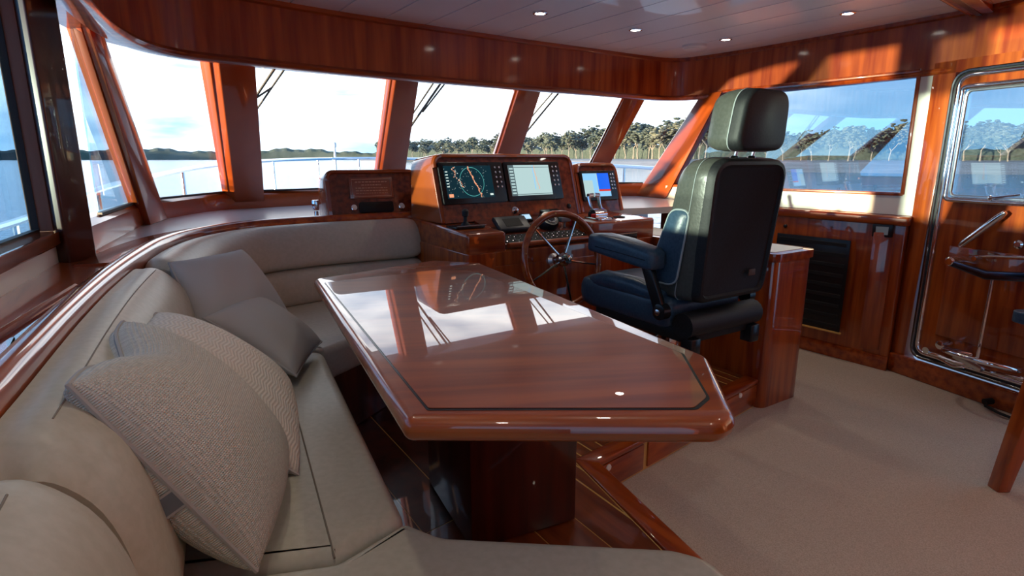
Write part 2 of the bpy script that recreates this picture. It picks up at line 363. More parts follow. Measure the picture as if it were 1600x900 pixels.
for i, (a, b) in enumerate(((0, 1), (2, 3), (4, 5), (6, 7), (8, 9), (10, 11))):
    (b0, t0), (b1, t1) = E[a], E[b]
    g = .008
    mb = MB(); mb.hull8([b0, b1, inn(b1, -g), inn(b0, -g)], [t0, t1, inn(t1, -g), inn(t0, -g)])
    wn = emit('window_%d' % wi, mb, g_side if i == 0 else g_front, kind='structure', smooth=False)
    wn['label'] = ['small tinted pane aft of the windscreen', 'port corner windscreen pane', 'port windscreen pane', 'second windscreen pane', 'third windscreen pane', 'starboard corner windscreen pane'][i]; wi += 1
    mb = MB()
    for (p, q_) in ((b0, b1), (t0, t1)):
        mb.hull8([inn(p, -.012), inn(q_, -.012), inn(q_, .012), inn(p, .012)], [x_+Vector((0, 0, .012)) for x_ in (inn(p, -.012), inn(q_, -.012), inn(q_, .012), inn(p, .012))])
    child('window_gasket', mb, rubber, wn)
# mullions
def mullion(L_, R_, depth, k, m=wood_m, lab=None):
    (b0, t0), (b1, t1) = L_, R_
    lo = Vector((0, 0, -.11)); hi = Vector((0, 0, .05))
    def ext(b, t, z): return b+(t-b)*((z-b.z)/(t.z-b.z))
    bb0, bb1 = ext(b0, t0, ZL), ext(b1, t1, ZL); tt0, tt1 = ext(b0, t0, ZT+.02), ext(b1, t1, ZT+.02)
    def ring(p, q_): return [inn(p, -.03), inn(q_, -.03), inn(q_, depth), inn(p.lerp(q_, .10), depth)]
    mb = MB(); mb.hull8(ring(bb0, bb1), ring(tt0, tt1), .006, 2)
    o = emit('trim_%d' % k, mb, m, kind='structure'); o['label'] = lab or 'raked varnished windscreen mullion'
    # rounded bead where the glass meets the post
    mb = MB(); mb.hull8([inn(b0, .0), inn(b0.lerp(b1, .28), .0), inn(b0.lerp(b1, .28), depth*.55), inn(b0, depth*.55)], [inn(t0, .0), inn(t0.lerp(t1, .28), .0), inn(t0.lerp(t1, .28), depth*.55), inn(t0, depth*.55)], .005)
    child('glazing_bead', mb, m, o)
mullion(E[1], E[2], .07, 3, lab='varnished mullion between tinted pane and corner windscreen')
mullion(E[3], E[4], .09, 4, lab='port corner windscreen mullion')
mullion(E[5], E[6], .08, 5, lab='windscreen mullion above the left console pod')
mullion(E[7], E[8], .08, 6, lab='windscreen mullion above the twin screens')
mullion(E[9], E[10], .08, 7, lab='windscreen mullion above the right screen pod')
# aprons below the glass
bpth = resample(smoothpath([(-1.49, 1.93), *B[2:]], 8), .08)
mb = MB(); mb.sweep(bpth, [(.015, ZL-.03), (.022, ZL+.02), (.02, ZB-.02), (.0, ZB+.004), (-.05, ZB+.004), (-.05, ZL-.03)])
ap = emit('wall_front', mb, wood_m, kind='structure'); ap['label'] = 'varnished apron below the windscreen'
# outer shell below the apron
mb = MB(); mb.sweep(bpth, [(-.02, -.05), (-.02, ZL), (-.07, ZL), (-.07, -.05)])
child('outer_shell', mb, hullw, ap)
# starboard wall: plane forward of the door (WA-WB) and door plane (WB-WC)
WA = Vector((1.30, 4.93)); WB = Vector((2.384, 3.435)); WC = Vector((2.66, 2.70)); WD_ = Vector((3.2, 1.2))
def sw(u, v): return hv(u, v, WA, WB)
def sd_(u, v): return hv(u, v, WB, WC)
wn_ = Vector((-(WB-WA).y, (WB-WA).x)).normalized(); wn_ = -wn_ if wn_.dot(Vector((-1, -1))) < 0 else wn_
wn3 = Vector((wn_.x, wn_.y, 0)); dn_ = Vector(((WC-WB).y, -(WC-WB).x)).normalized(); dn_ = dn_ if dn_.x < 0 else -dn_; dn3 = Vector((dn_.x, dn_.y, 0))
def slab(pts, n, d0, d1, bev=0, seg=2, mb=None):      # outline on a wall extruded from d0 to d1 along n
    mb = mb or MB(); return mb.hull8([p+n*d0 for p in pts], [p+n*d1 for p in pts], bev, seg)
def pz(p, z): return Vector((p[0], p[1], z))
# lower wall, upper wall strips around the glass
gl_tl = sw(1128, 155); gl_tr = sw(1437, 119); gl_br = sw(1411, 304); gl_bl = sw(1052, 262); gl_bl = Vector((gl_bl.x, gl_bl.y, ZB+.0))
ztop = 1.79
gl_tl.z = ztop; gl_tr.z = ztop
mb = MB(); slab([pz(WA, -.02), pz(WB, -.02), pz(WB, ZL), pz(WA, ZL)], wn3, -.10, 0, 0, 2, mb)
ws = emit('wall_right', mb, wood_z, kind='structure', smooth=False); ws['label'] = 'starboard cabin side'
mb = MB()
gb = [gl_bl, gl_br]
slab([pz(WA, ZL), pz(WB, ZL), pz(WB, gl_br.z-.0), pz(gl_br.xy, gl_br.z), pz(gl_bl.xy, gl_bl.z), pz(WA, gl_bl.z)], wn3, -.06, .004, 0, 2, mb)
slab([pz(gl_br.xy, gl_br.z), pz(WB, gl_br.z), pz(WB, ZT), pz(gl_tr.xy, ZT)], wn3, -.06, .004, 0, 2, mb)
child('cream_panel', mb, cream, ws, smooth=False)
mb = MB(); slab([gl_bl, gl_br, gl_tr, gl_tl], wn3, -.035, -.028, 0, 2, mb)
w7 = emit('window_7', mb, g_stbd, kind='structure', smooth=False); w7['label'] = 'long starboard side window'
mb = MB(); dn = (gl_tr-gl_br).normalized()
fr = [gl_bl, gl_br, gl_tr, gl_tl]
for a, b in zip(fr, fr[1:]+fr[:1]):
    d = (b-a).normalized(); o_ = Vector((0, 0, 1)) if abs(d.z) < .3 else wn3.cross(d)
    s_ = wn3.cross(d).normalized()
    mb.hull8([a-wn3*.05-s_*.008, b-wn3*.05-s_*.008, b+wn3*.012-s_*.008, a+wn3*.012-s_*.008], [a-wn3*.05+s_*.012, b-wn3*.05+s_*.012, b+wn3*.012+s_*.012, a+wn3*.012+s_*.012], .003)
child('window_frame', mb, wood_z, w7)
# corner post starboard
cp = [E[11], (gl_bl, gl_tl)]
mb = MB(); b0, t0 = E[11]; b1, t1 = gl_bl, gl_tl
e0 = b0+(t0-b0)*((ZL-b0.z)/(t0.z-b0.z)); e1 = b1+(t1-b1)*((ZL-b1.z)/(t1.z-b1.z))
mb.hull8([inn(e0, -.03), inn(e1, -.05), inn(e1, .03), inn(e0, .09)], [inn(t0, -.03), inn(t1, -.05), inn(t1, .03), inn(t0, .09)], .008)
o = emit('trim_8', mb, wood_m, kind='structure'); o['label'] = 'broad raked starboard corner post'
# wall above/around the door
mb = MB()
dg = [sd_(1487, 118), sd_(1700, 90)]
slab([pz(WB, -.02), pz(WB.lerp(WC, .10), -.02), pz(WB.lerp(WC, .16), ZT+.02), pz(WB, ZT+.02)], dn3, -.08, .012, .004, 2, mb)
slab([pz(WB.lerp(WC, .0), 1.755), pz(WC+(WC-WB)*1.2, 1.755), pz(WC+(WC-WB)*1.2, ZT+.02), pz(WB, ZT+.02)], dn3, -.08, .012, 0, 2, mb)
dw = emit('wall_door_side', mb, wood_z, kind='structure'); dw['label'] = 'varnished door surround'; 
mb = MB(); mb.prism([(WC+(WC-WB)*.9).to_tuple(), (WD_.x+.4, .2), (WD_.x+.4, -1.2), (WD_.x+.5, -1.2), (WD_.x+.5, .3), ((WC+(WC-WB)*.9)+Vector((.1, .05))).to_tuple()], -.02, ZC)
mb2 = MB()
for (xa, xb, za, zb_) in ((-1.4, 3.7, -.02, .45), (-1.4, 3.7, 1.98, 2.12), (-1.4, -.5, .45, 1.98), (1.0, 3.7, .45, 1.98)): mb2.box(((xa+xb)/2, -1.15, (za+zb_)/2), ((xb-xa)/2, .04, (zb_-za)/2))  # gap between these pieces is an added, unseen opening to brighten the cabin
wa = emit('wall_back', mb2, wood_z, kind='structure'); wa['label'] = 'aft bulkhead behind the viewer, with an unseen opening added to let light in'
emit('wall_right_aft', mb, wood_z, kind='structure')['label'] = 'starboard side aft of the door'
# port wall
PA = Vector((-.80, .30)); PB = Vector((-1.475, 1.90)); PO = Vector((-1.30, 1.45)); 
PA = PO+(Vector((-1.446, 1.76))-PO)*-6.5; PB = Vector((-1.498, 1.87))
pd = (PB-PA).normalized(); pn = Vector((pd.y, -pd.x)); pn3 = Vector((pn.x, pn.y, 0))
def pwl(u, v): return hv(u, v, PA, PB)
gr = pwl(66, 367); gtop = 2.03
zs = gr.z
gA = PA+pd*.15; gB = gr.xy+pd*.10
def on(d): return PA+pd*d
LB = (gB-PA).dot(pd); LT = (pwl(38, 215).xy-PA).dot(pd)
mb = MB(); slab([pz(PA, -.02), pz(PB, -.02), pz(PB, ZL-.0), pz(PA, ZL-.0)], pn3, -.10, 0, 0, 2, mb)
slab([pz(PA, gtop+.02), pz(PB, gtop+.02), pz(PB, ZC+.02), pz(PA, ZC+.02)], pn3, -.10, 0, 0, 2, mb)
wl = emit('wall_left', mb, wood_z, kind='structure', smooth=False); wl['label'] = 'port cabin side'
mb = MB(); slab([pz(PA, ZL), pz(PB, ZL), pz(PB, zs-.035), pz(PA, zs-.035)], pn3, -.06, .004, 0, 2, mb)
child('cream_panel', mb, cream, wl, smooth=False)
gp = [pz(gA, zs), pz(gB, zs), pz(gB, gtop), pz(gA, gtop)]
mb = MB(); slab(gp, pn3, -.05, -.043, 0, 2, mb)
w8 = emit('window_8', mb, g_side, kind='structure', smooth=False); w8['label'] = 'large tinted port side window'
mb = MB()
slab([pz(gA, zs-.045), pz(PB, zs-.045), pz(PB, zs), pz(gA, zs)], pn3, -.055, .022, .006, 2, mb)
child('window_sill', mb, wood_y, w8)
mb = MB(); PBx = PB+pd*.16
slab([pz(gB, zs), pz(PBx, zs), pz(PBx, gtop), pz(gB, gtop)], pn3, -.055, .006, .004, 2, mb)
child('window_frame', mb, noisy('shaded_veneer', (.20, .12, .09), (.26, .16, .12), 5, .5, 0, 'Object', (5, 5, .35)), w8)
mb = MB(); slab([pz(gA, zs), pz(gB, zs), pz(gB, zs+.008), pz(gA, zs+.008)], pn3, -.05, -.030, 0, 2, mb)
slab([pz(gB-pd*.004, zs), pz(gB, zs), pz(gB, gtop), pz(gB-pd*.005, gtop)], pn3, -.05, -.030, 0, 2, mb)
child('window_gasket', mb, rubber, w8)
# dark pillar
pb0 = hz(108, 411, ZL).xy; pb1 = hz(153, 403, ZL).xy
mb = MB(); mb.prism([pb0, pb1, pb1+Vector((-.16, .06)), pb0+Vector((-.14, .04))], ZL-.02, ZC, .008, 3)
pil = emit('trim_9', mb, darkwood, kind='structure'); pil['label'] = 'dark varnished pillar beside the port window'

# ledge / dash top between the glass and the sofa rail
RP = [(.15, .10), (-.22, .14), (-.46, .27), (-.61, .50), (-.767, .81), (-.956, 1.185), (-1.123, 1.544), (-1.28, 1.93), (-1.385, 2.25), (-1.42, 2.55), (-1.345, 2.86), (-1.16, 3.06), (-.99, 3.18), (-.58, 3.41)]
rail = resample(smoothpath(RP, 8), .03)
def near_on(path, p): return min(range(len(path)), key=lambda i: (Vector((path[i].x, path[i].y))-Vector(p)).length)
mb = MB()
outer = [pz(PA, ZL-.01), pz(PB, ZL-.01)] + [pz(p, ZL-.01) for p in bpth[4:] ]
NS = 70
def along(path, s):
    tot = sum((b-a).length for a, b in zip(path, path[1:])); tgt = s*tot; acc = 0
    for a, b in zip(path, path[1:]):
        l = (b-a).length
        if acc+l >= tgt: return a.lerp(b, (tgt-acc)/l if l else 0)
        acc += l
    return path[-1]
rl = [pz(p, ZL-.01) for p in rail] + [pz((-.50, 3.36), ZL-.01), pz((-.40, 3.36), ZL-.01), pz((.1, 3.62), ZL-.01), pz((.5, 3.86), ZL-.01), pz((.95, 4.02), ZL-.01), pz((1.45, 4.30), ZL-.01)]
kr = near_on(rail, (-.70, .70)); ko = near_on(rail, (-1.27, 1.9))
# port ledge (varnished)
k1 = ko
def ledge(o0, r0, m, nm, parent=None, lab=None):
    mb = MB(); n = 24
    for i in range(n):
        a, b = along(o0, i/n), along(o0, (i+1)/n); c, d = along(r0, (i+1)/n), along(r0, i/n)
        mb.hull8([pz(a, ZL-.045), pz(b, ZL-.045), pz(c, ZL-.045), pz(d, ZL-.045)], [pz(a, ZL), pz(b, ZL), pz(c, ZL), pz(d, ZL)])
    bmesh.ops.remove_doubles(mb.bm, verts=mb.bm.verts, dist=.0005)
    o = emit(nm, mb, m, kind='structure', smooth=False); o['label'] = lab; return o
pl_ = ledge([pz(PA, 0), pz(PB, 0), pz(bpth[3], 0)], rl[2:k1+1], wood_y, 'trim_10', lab='varnished port ledge with stowage pockets')
fd_out = [pz(p, 0) for p in bpth[3:]]
fd = ledge(fd_out, rl[k1:], dashv, 'trim_11', lab='pale dash top below the windscreen')
# varnished strip of the dash next to the sofa rail
mb = MB(); mb.sweep(rail[k1-2:], [(-.145, ZL-.002), (-.145, ZL+.006), (-.14, ZL+.009), (.0, ZL+.009), (.0, ZL-.002)])
child('varnished_margin', mb, wood_x, fd)
# raised fiddle and pockets on the port ledge
q0, q1 = hz(-60, 565, ZL), hz(118, 452, ZL)
mb = MB(); mb.tube([q0+Vector((0, 0, .006)), q1+Vector((0, 0, .006))], .009, 8)
child('fiddle_rail', mb, wood_y, pl_)
bluetray = mat('polished_tray', (.42, .42, .44), .08, .3, coat=1)
for (a, b, c, d) in (((-70, 640), (22, 545), (26, 520), (-70, 585)), ((-10, 590), (85, 498), (93, 474), (22, 525))):
    P4 = roundpoly([hz(*p, ZL+.004) for p in (a, b, c, d)], .025, 5)
    mb = MB(); mb.prism(P4, ZL-.002, ZL+.004, .001, 1); child('stowage_pocket', mb, bluetray, pl_)
# inner panelling below dash, under sofa run (closes the hull sides)
# ------------------------------------------------------------------ helm platform
g0 = hz(930, 778, 0).xy; g1 = Vector((1.365, 2.935)); g2 = hz(990, 842, 0).xy
gdir = (g2-g0).normalized(); g3 = g0+gdir*1.25
plat = [g0, g1, g1+fwd*1.6, g1+fwd*1.6-lat*1.6, Vector((-.9, 3.5)), Vector((-1.5, 3.0)), Vector((-1.45, 2.2)), Vector((-.75, .5)), Vector((-.3, .1)), Vector((g3.x, g3.y))]
mb = MB(); mb.prism(plat, 0, ZP-.006)
pf = emit('helm_platform', mb, holly, smooth=False)
tag(pf, 'raised helm platform topped with dark teak planks and pale inlay lines', 'platform')
o_ = g0
e1 = (g1-g0).normalized()
def inset_clip(pl):
    # keep planks off the step borders
    n1 = Vector((e1.y, -e1.x)); n2 = Vector((-gdir.y, gdir.x)); n2 = n2 if n2.x > 0 else -n2
    a_ = clip(pl, n1, n1.dot(g0)-.075)
    b_ = clip(pl, -n1, -(n1.dot(g0)-.069))
    if len(b_) > 2: b_ = clip(b_, n2, n2.dot(g0)-.075)
    return a_, b_
l0 = lat.dot(g1)
for k in range(30):
    b = l0-.085-(k*.062 if k < 23 else 23*.062+(k-23)*.15); a = b-(.053 if k < 23 else .145)
    pl = [Vector(p) for p in ((-1.2, 1.0), (.6, .8), (1.6, 2.8), (1.2, 3.6), (-.2, 3.2), (-.9, 3.0))]
    pl = clip(pl, lat, b); pl = clip(pl, -lat, -a) if len(pl) > 2 else pl
    if len(pl) < 3: continue
    for qi_, q_ in enumerate(inset_clip(pl)):
        if len(q_) < 3: continue
        mb = MB(); mb.prism(q_, ZP-.008, ZP-.0048, 0); child('plank', mb, teak if k < 23 or qi_ == 1 else darkwood, pf, smooth=False)
# step borders
def strip(a, b, wid, side, z0, z1, bev=.008):
    d = (b-a).normalized(); n = Vector((d.y, -d.x))*side; return [a, b, b+n*wid, a+n*wid]
n1 = Vector((-e1.y, e1.x)); n2 = Vector((gdir.y, -gdir.x)); n2 = n2 if n2.x < 0 else -n2
mi = g0+(n1*.07+n2*.0)+e1*0
ic = g0+e1*.085+n1*.0; 
from mathutils.geometry import intersect_line_line_2d, intersect_line_line
def lx(p, d, q_, e_):
    det = d.x*e_.y-d.y*e_.x; t = ((q_.x-p.x)*e_.y-(q_.y-p.y)*e_.x)/det; return p+d*t
ii = lx(g0+n1*.07, e1, g0+n2*.07, gdir); oo = lx(g0-n1*.012, e1, g0-n2*.012, gdir)
mb = MB(); mb.prism([oo, oo+e1*((g1-g0).length+.01), ii+e1*(g1-g0).length, ii], ZP-.022, ZP+.002, .007, 3); child('step_nosing', mb, wood_x, pf)
mb = MB(); mb.prism([oo, oo+gdir*1.2, ii+gdir*1.2, ii], ZP-.022, ZP+.002, .007, 3); child('step_nosing', mb, wood_y, pf)
L1 = (g1-g0).length; knobs = [hz(947, 730, 0), ]
def fpt(u, v): return hv(u, v, g0, g1)
for (a, b) in ((.03, .30), (.33, .80), (.83, L1-.05)):
    pa, pb_ = g0+e1*a, g0+e1*b
    mb = MB(); slab([pz(pa, .012), pz(pb_, .012), pz(pb_, ZP-.028), pz(pa, ZP-.028)], Vector((-n1.x, -n1.y, 0)), -.004, .008, .003, 2, mb)
    dr = child('step_drawer', mb, wood_x, pf)
for (u, v) in ((948, 729), (1154, 617)):
    p = fpt(u, v); mb = MB(); mb.lathe([(.013, 0), (.014, .004), (.012, .008), (.004, .009)], p-Vector((n1.x, n1.y, 0))*.006, Vector((-n1.x, -n1.y, 0)), 16); child('push_knob', mb, cream, pf)
mb = MB(); a, b = g0+gdir*.05, g0+gdir*.8
slab([pz(a, .015), pz(b, .015), pz(b, ZP-.035), pz(a, ZP-.035)], Vector((-n2.x, -n2.y, 0)), -.003, .007, .003, 2, mb); child('step_drawer', mb, wood_y, pf)

# ================================================================== SOFA
ZS = .57
sofa = thing('curved_sofa', 'cream leather wraparound sofa below the port windows, with varnished top rail', 'sofa', (-.9, 1.8, ZP))
ka = near_on(rail, (-.66, .60)); kb = near_on(rail, (-1.27, 1.90))
def prof_round(ps, n=4):
    P = [Vector(p) for p in ps]; out = []; m = len(P)
    for i in range(m):
        p0, p1, p2, p3 = P[i-1], P[i], P[(i+1) % m], P[(i+2) % m]
        for k in range(n):
            t = k/n; out.append(0.5*((2*p1)+(p2-p0)*t+(2*p0-5*p1+4*p2-p3)*t*t+(-p0+3*p1-3*p2+p3)*t**3))
    return [(p.x, p.y) for p in out]
pu = prof_round([(.018, .80), (.018, .925), (.05, .962), (.10, .955), (.155, .90), (.185, .80), (.175, .755), (.10, .745)])
pfull = prof_round([(.018, .62), (.018, .92), (.045, .955), (.10, .945), (.16, .87), (.195, .74), (.20, .60), (.10, .575)])
plow = prof_round([(.03, .60), (.03, .72), (.08, .748), (.17, .742), (.215, .70), (.225, .62), (.20, .565), (.08, .565)])
mb = MB(); mb.sweep(rail[2:ka], pfull, inset=1); emit('backrest', mb, vinyl, sofa)
mb = MB(); mb.sweep(rail[ka:kb], pfull, inset=1); emit('backrest', mb, vinyl, sofa)
mb = MB(); mb.sweep(rail[kb:-1], pu, inset=1); emit('backrest', mb, vinyl, sofa)
mb = MB(); mb.sweep(rail[kb:-1], plow, inset=1); emit('lumbar_bolster', mb, vinyl, sofa)
def offs(path, d, z):
    out = []
    for i, p in enumerate(path):
        a = path[max(i-1, 0)]; b = path[min(i+1, len(path)-1)]; t = (b-a).normalized(); out.append(Vector((p.x+t.y*d, p.y-t.x*d, z)))
    return out
mb = MB(); mb.tube(offs(rail[ka+3:kb-3], .088, .9515), .0016, 5); mb.tube(offs(rail[kb+4:-3], .075, .9625), .0016, 5); mb.tube(offs(rail[2:ka-3], .088, .9515), .0016, 5)
emit('seam', mb, seamm, sofa)
mb = MB(); mb.sweep(rail, [(-.03, ZL-.02), (-.032, ZL+.012), (-.02, ZL+.026), (.0, ZL+.030), (.018, ZL+.022), (.024, ZL+.002), (.020, ZL-.04), (-.02, ZL-.04)])
emit('top_rail', mb, wood_y, sofa, ang=60)
mb = MB(); mb.sweep(rail, [(-.01, ZP-.1), (-.01, ZL-.03), (.02, ZL-.03), (.02, ZP-.1)])
emit('back_panel', mb, wood_z, sofa)
# end post of the sofa front run
e_end = rail[-1]
# seats
def offpoly(P, d):
    m = len(P); A_ = sum(P[i-1].x*P[i].y-P[i].x*P[i-1].y for i in range(m)); sg = 1 if A_ > 0 else -1; out = []
    for i in range(m):
        a, b, c = P[i-1], P[i], P[(i+1) % m]; u_ = (b-a); v_ = (c-b)
        if u_.length < 1e-6: u_ = v_
        if v_.length < 1e-6: v_ = u_
        u_.normalize(); v_.normalize(); n1_ = Vector((-u_.y, u_.x))*sg; n2_ = Vector((-v_.y, v_.x))*sg
        n_ = n1_+n2_; k = max(.35, 1+n1_.dot(n2_)); out.append(b+n_*(d/k))
    return out
def pad(poly, z0, z1, r, low=None, crown=0, n=5):
    P = [Vector(p[:2]) for p in poly]; Q = []
    for p in P:
        if not Q or (p-Q[-1]).length > .002: Q.append(p)
    if (Q[0]-Q[-1]).length < .002: Q.pop()
    low = r if low is None else low; rings = []
    for k in range(n+1):
        a = pi/2*k/n; rings.append((low*(1-sin(a)), z0+low*(1-cos(a))))
    for k in range(n+1):
        a = pi/2*k/n; rings.append((r*(1-cos(a)), z1-r+r*sin(a)))
    if crown: rings += [(r+.03, z1+crown*.6), (r+.07, z1+crown)]
    mb = MB(); V = []
    for d, z in rings: V.append([mb.bm.verts.new((p.x, p.y, z)) for p in offpoly(Q, d)])
    m = len(Q); fs = []
    for A_, B__ in zip(V, V[1:]):
        for k in range(m): fs.append(mb.bm.faces.new((A_[k], A_[(k+1) % m], B__[(k+1) % m], B__[k])))
    from mathutils.geometry import tessellate_polygon
    for ring in (V[0], V[-1]):
        for t3 in tessellate_polygon([[Vector((v.co.x, v.co.y, 0)) for v in ring]]):
            try: fs.append(mb.bm.faces.new([ring[i] for i in t3]))
            except ValueError: pass
    bmesh.ops.recalc_face_normals(mb.bm, faces=fs); return mb
def seat(poly, r, z0=.43, z1=ZS, bev=.03):
    return pad(roundpoly(poly, [max(x, .02) for x in r] if isinstance(r, list) else max(r, .02)), z0, z1, bev)
in_p = [Vector((p.x, p.y)) for p in offs(rail, .15, 0)]
s_p0, s_p1 = hz(632, 802, ZS).xy, hz(506, 548, ZS).xy
seamA = hz(528, 868, ZS).xy
polyP = [s_p0, s_p1] + [in_p[i] for i in range(near_on(rail, (-1.36, 2.16)), near_on(rail, (-.86, 1.0)), -5)] + [seamA+Vector((-.34, -.06)), seamA]
gapv = Vector((0, .006))
sdv = (s_p1-s_p0).normalized()
# front bolster of the port seat and the main cushion
bw = .155; bn_ = Vector((-sdv.y, sdv.x)); bn_ = bn_ if bn_.x < 0 else -bn_
bolA = [s_p0, s_p1, s_p1+bn_*bw, s_p0+bn_*bw+(seamA-s_p0)*.25]
mb = seat(polyP, [.04, .05]+[.0]*40, bev=.034); emit('seat_cushion', mb, vinyl, sofa)
wl0 = s_p0+bn_*bw-sdv*.075; wl1 = s_p1+bn_*bw-sdv*.03
mb = MB(); mb.tube([pz(wl0, ZS-.004), pz(wl0+sdv*.05, ZS+.0005), pz(wl1-sdv*.03, ZS+.0005), pz(wl1, ZS-.004)], .0022, 6); emit('seat_welt', mb, seamm, sofa)
frontP = [s_p1+sdv*.008, Vector((-.56, 2.50)), Vector((-.08, 2.80)), Vector((-.36, 3.34))] + [in_p[i] for i in range(len(in_p)-3, near_on(rail, (-1.38, 2.22)), -5)]
mb = seat(frontP, [.05, .08]+[.0]*30, bev=.03) if False else seat(frontP, .012, bev=.03); emit('seat_cushion', mb, vinyl, sofa)
nearP = [s_p0-sdv*.01+Vector((.0, -.006)), hz(692, 832, ZS).xy, hz(1050, 850, ZS).xy, hz(1112, 866, ZS).xy, hz(1152, 905, ZS).xy, Vector((.44, .6)), Vector((.40, .25)), Vector((.1, .25)), Vector((-.25, .27)), Vector((-.42, .42)), Vector((-.60, .76)), seamA+Vector((-.30, -.075)), seamA+Vector((0, -.008))]
mb = seat(nearP, [.02, .08, .1, .1, .12, .1, .1, .0, .0, 0, 0, 0, .03], bev=.03); emit('seat_cushion', mb, vinyl, sofa)
def shrink(poly, d):
    c = sum((Vector(p[:2]) for p in poly), Vector((0, 0)))/len(poly); return [Vector(p[:2])+(c-Vector(p[:2])).normalized()*d for p in poly]
mb = MB()
for pl in (polyP, frontP, nearP):
    mb.prism(shrink(pl, .05), ZP, .435)
emit('sofa_base', mb, darkwood, sofa, smooth=False)

# ================================================================== CUSHIONS
def pillow(name, label, corners, thick, m, grp=None, pip=True, chop=0, n=22, concave=.05, group=None):
    A, B_, C_, D = [Vector(c) for c in corners]
    nrm = ((B_-A).cross(D-A)).normalized()
    cen = (A+B_+C_+D)/4
    view = Vector((0, 0, CH))-cen
    if nrm.dot(view) < 0: nrm = -nrm
    bm = bmesh.new(); uvl = bm.loops.layers.uv.verify()
    def P(u, v, s):
        # u,v in -1..1 ; slightly concave outline with full corners
        uu = u*(1-concave*(1-v*v)*1.0); vv = v*(1-concave*(1-u*u)*1.0)
        a, b = (uu+1)/2, (vv+1)/2
        base = A*(1-a)*(1-b)+B_*a*(1-b)+C_*a*b+D*(1-a)*b
        h = ((1-u*u)*(1-v*v))**.42*thick
        if chop: 
            h -= chop*math.exp(-(u/.35)**2)*max(0, (-v+.1))*.6*thick*4*(1-v*v)
            base = base+(C_-B_).normalized()*chop*.9*math.exp(-(u/.38)**2)*max(0, -v)**2
        wr = .004*sin(7*u+3*v)*(1-u*u)*(1-v*v)
        return base+nrm*(s*h+wr)
    grid = {}
    for s in (1, -1):
        for i in range(n+1):
            for j in range(n+1):
                u = -cos(pi*i/n); v = -cos(pi*j/n)
                ed = i in (0, n) or j in (0, n)
                if ed and s == -1: grid[s, i, j] = grid[1, i, j]; continue
                grid[s, i, j] = bm.verts.new(P(u, v, s))
    for s in (1, -1):
        for i in range(n):
            for j in range(n):
                q = [grid[s, i, j], grid[s, i+1, j], grid[s, i+1, j+1], grid[s, i, j+1]]
                iv = [(i, j), (i+1, j), (i+1, j+1), (i, j+1)]
                if s == -1: q = q[::-1]; iv = iv[::-1]
                f = bm.faces.new(q)
                for lp, (a, b) in zip(f.loops, iv): lp[uvl].uv = ((1-cos(pi*a/n))/2, (1-cos(pi*b/n))/2)
    bmesh.ops.recalc_face_normals(bm, faces=bm.faces)
    x = MB(); x.bm.free(); x.bm = bm
    t = thing(name, label, 'cushion', (cen.x, cen.y, min(c.z for c in (A, B_, C_, D))), 0, group)
    emit('cover', x, m, t, ang=180)
    if pip:
        loop = []
        for k in range(4*n):
            sd2, r = divmod(k, n); tt = -cos(pi*r/n)
            u, v = [(tt, -1), (1, tt), (-tt, 1), (-1, -tt)][sd2]; loop.append(P(u, v, 0))
        y = MB(); y.tube(loop, .0045, 6, closed=True); emit('piping', y, piping, t)
    return t, nrm, P
p1, nr1, P1 = pillow('throw_cushion', 'large oatmeal woven cushion with piped edge and striped tab, nearest on the sofa', [pt(106, 602, .84), pt(192, 503, 1.24), pt(440, 705, 1.38), pt(400, 892, 1.0)], .115, burlap, chop=.05, concave=.0)
y = MB()
tb = [P1(-1, v_, 0) for v_ in (.02, .17)]; dd = (P1(-1, .2, 0)-P1(-1, 0, 0)).normalized(); nn_ = -nr1
for a_, b_, mi_ in ((.0, .004, 1), (.004, .034, 0), (.034, .038, 1)):
    q0, q1 = tb[0]+dd*a_, tb[0]+dd*b_; o2 = nn_*.004
    y.mi = mi_; sidev = (-(P1(-.6, .1, 1)-P1(-1, .1, 1)).normalized()*.004)
    y.hull8([q0+sidev, q1+sidev, q1+sidev+nn_*.045, q0+sidev+nn_*.045], [q0-sidev, q1-sidev, q1-sidev+nn_*.045, q0-sidev+nn_*.045])
emit('striped_tab', y, [mat('tab_grey', (.16, .17, .18), .9), piping], p1)['label'] = 'small grey striped tab sewn into the seam'
pillow('throw_cushion', 'beige chevron knit cushion leaning behind the oatmeal woven cushion', [pt(165, 570, 1.17), pt(244, 490, 1.50), pt(448, 600, 1.70), pt(466, 742, 1.36)], .10, chev, concave=.0)
pillow('throw_cushion', 'dark grey linen cushion with pale piping standing in the sofa corner', [pt(264, 411, 1.93), pt(377, 390, 2.30), pt(458, 505, 2.26), pt(315, 540, 1.86)], .085, greyc)
pillow('throw_cushion', 'taupe linen cushion slumped in front of the dark grey one', [(-.99, 1.78, .80), (-.965, 2.10, .80), (-.735, 2.12, .61), (-.70, 1.76, .61)], .07, taupe)

# ================================================================== TABLE
ZTB = .872
outer = [hz(489, 442, .852), hz(676, 412, .852), hz(753, 416, .852), hz(1108, 566, .852), hz(1152, 660, .852), hz(1128, 680, .845), hz(632, 677, .845)]
tbl = thing('dinette_table', 'six-sided varnished mahogany table with mirror gloss top in front of the sofa', 'table', (.05, 1.55, ZP))
mb = pad(roundpoly(outer, [.035, .05, .05, .07, .06, .05, .024], 6), .822, ZTB-.002, .024, n=6); emit('table_rim', mb, wood_table, tbl, ang=60)
inner = [hz(506, 441, ZTB), hz(690, 420, ZTB), hz(742, 423, ZTB), hz(1069, 552, ZTB), hz(1110, 622, ZTB), hz(1090, 639, ZTB), hz(667, 640, ZTB)]
ri = [.008, .03, .03, .02, .03, .02, .008]
mb = MB(); mb.prism(roundpoly(inner, ri, 5), ZTB-.010, ZTB-.0012); emit('inlay_groove', mb, black, tbl, smooth=False)
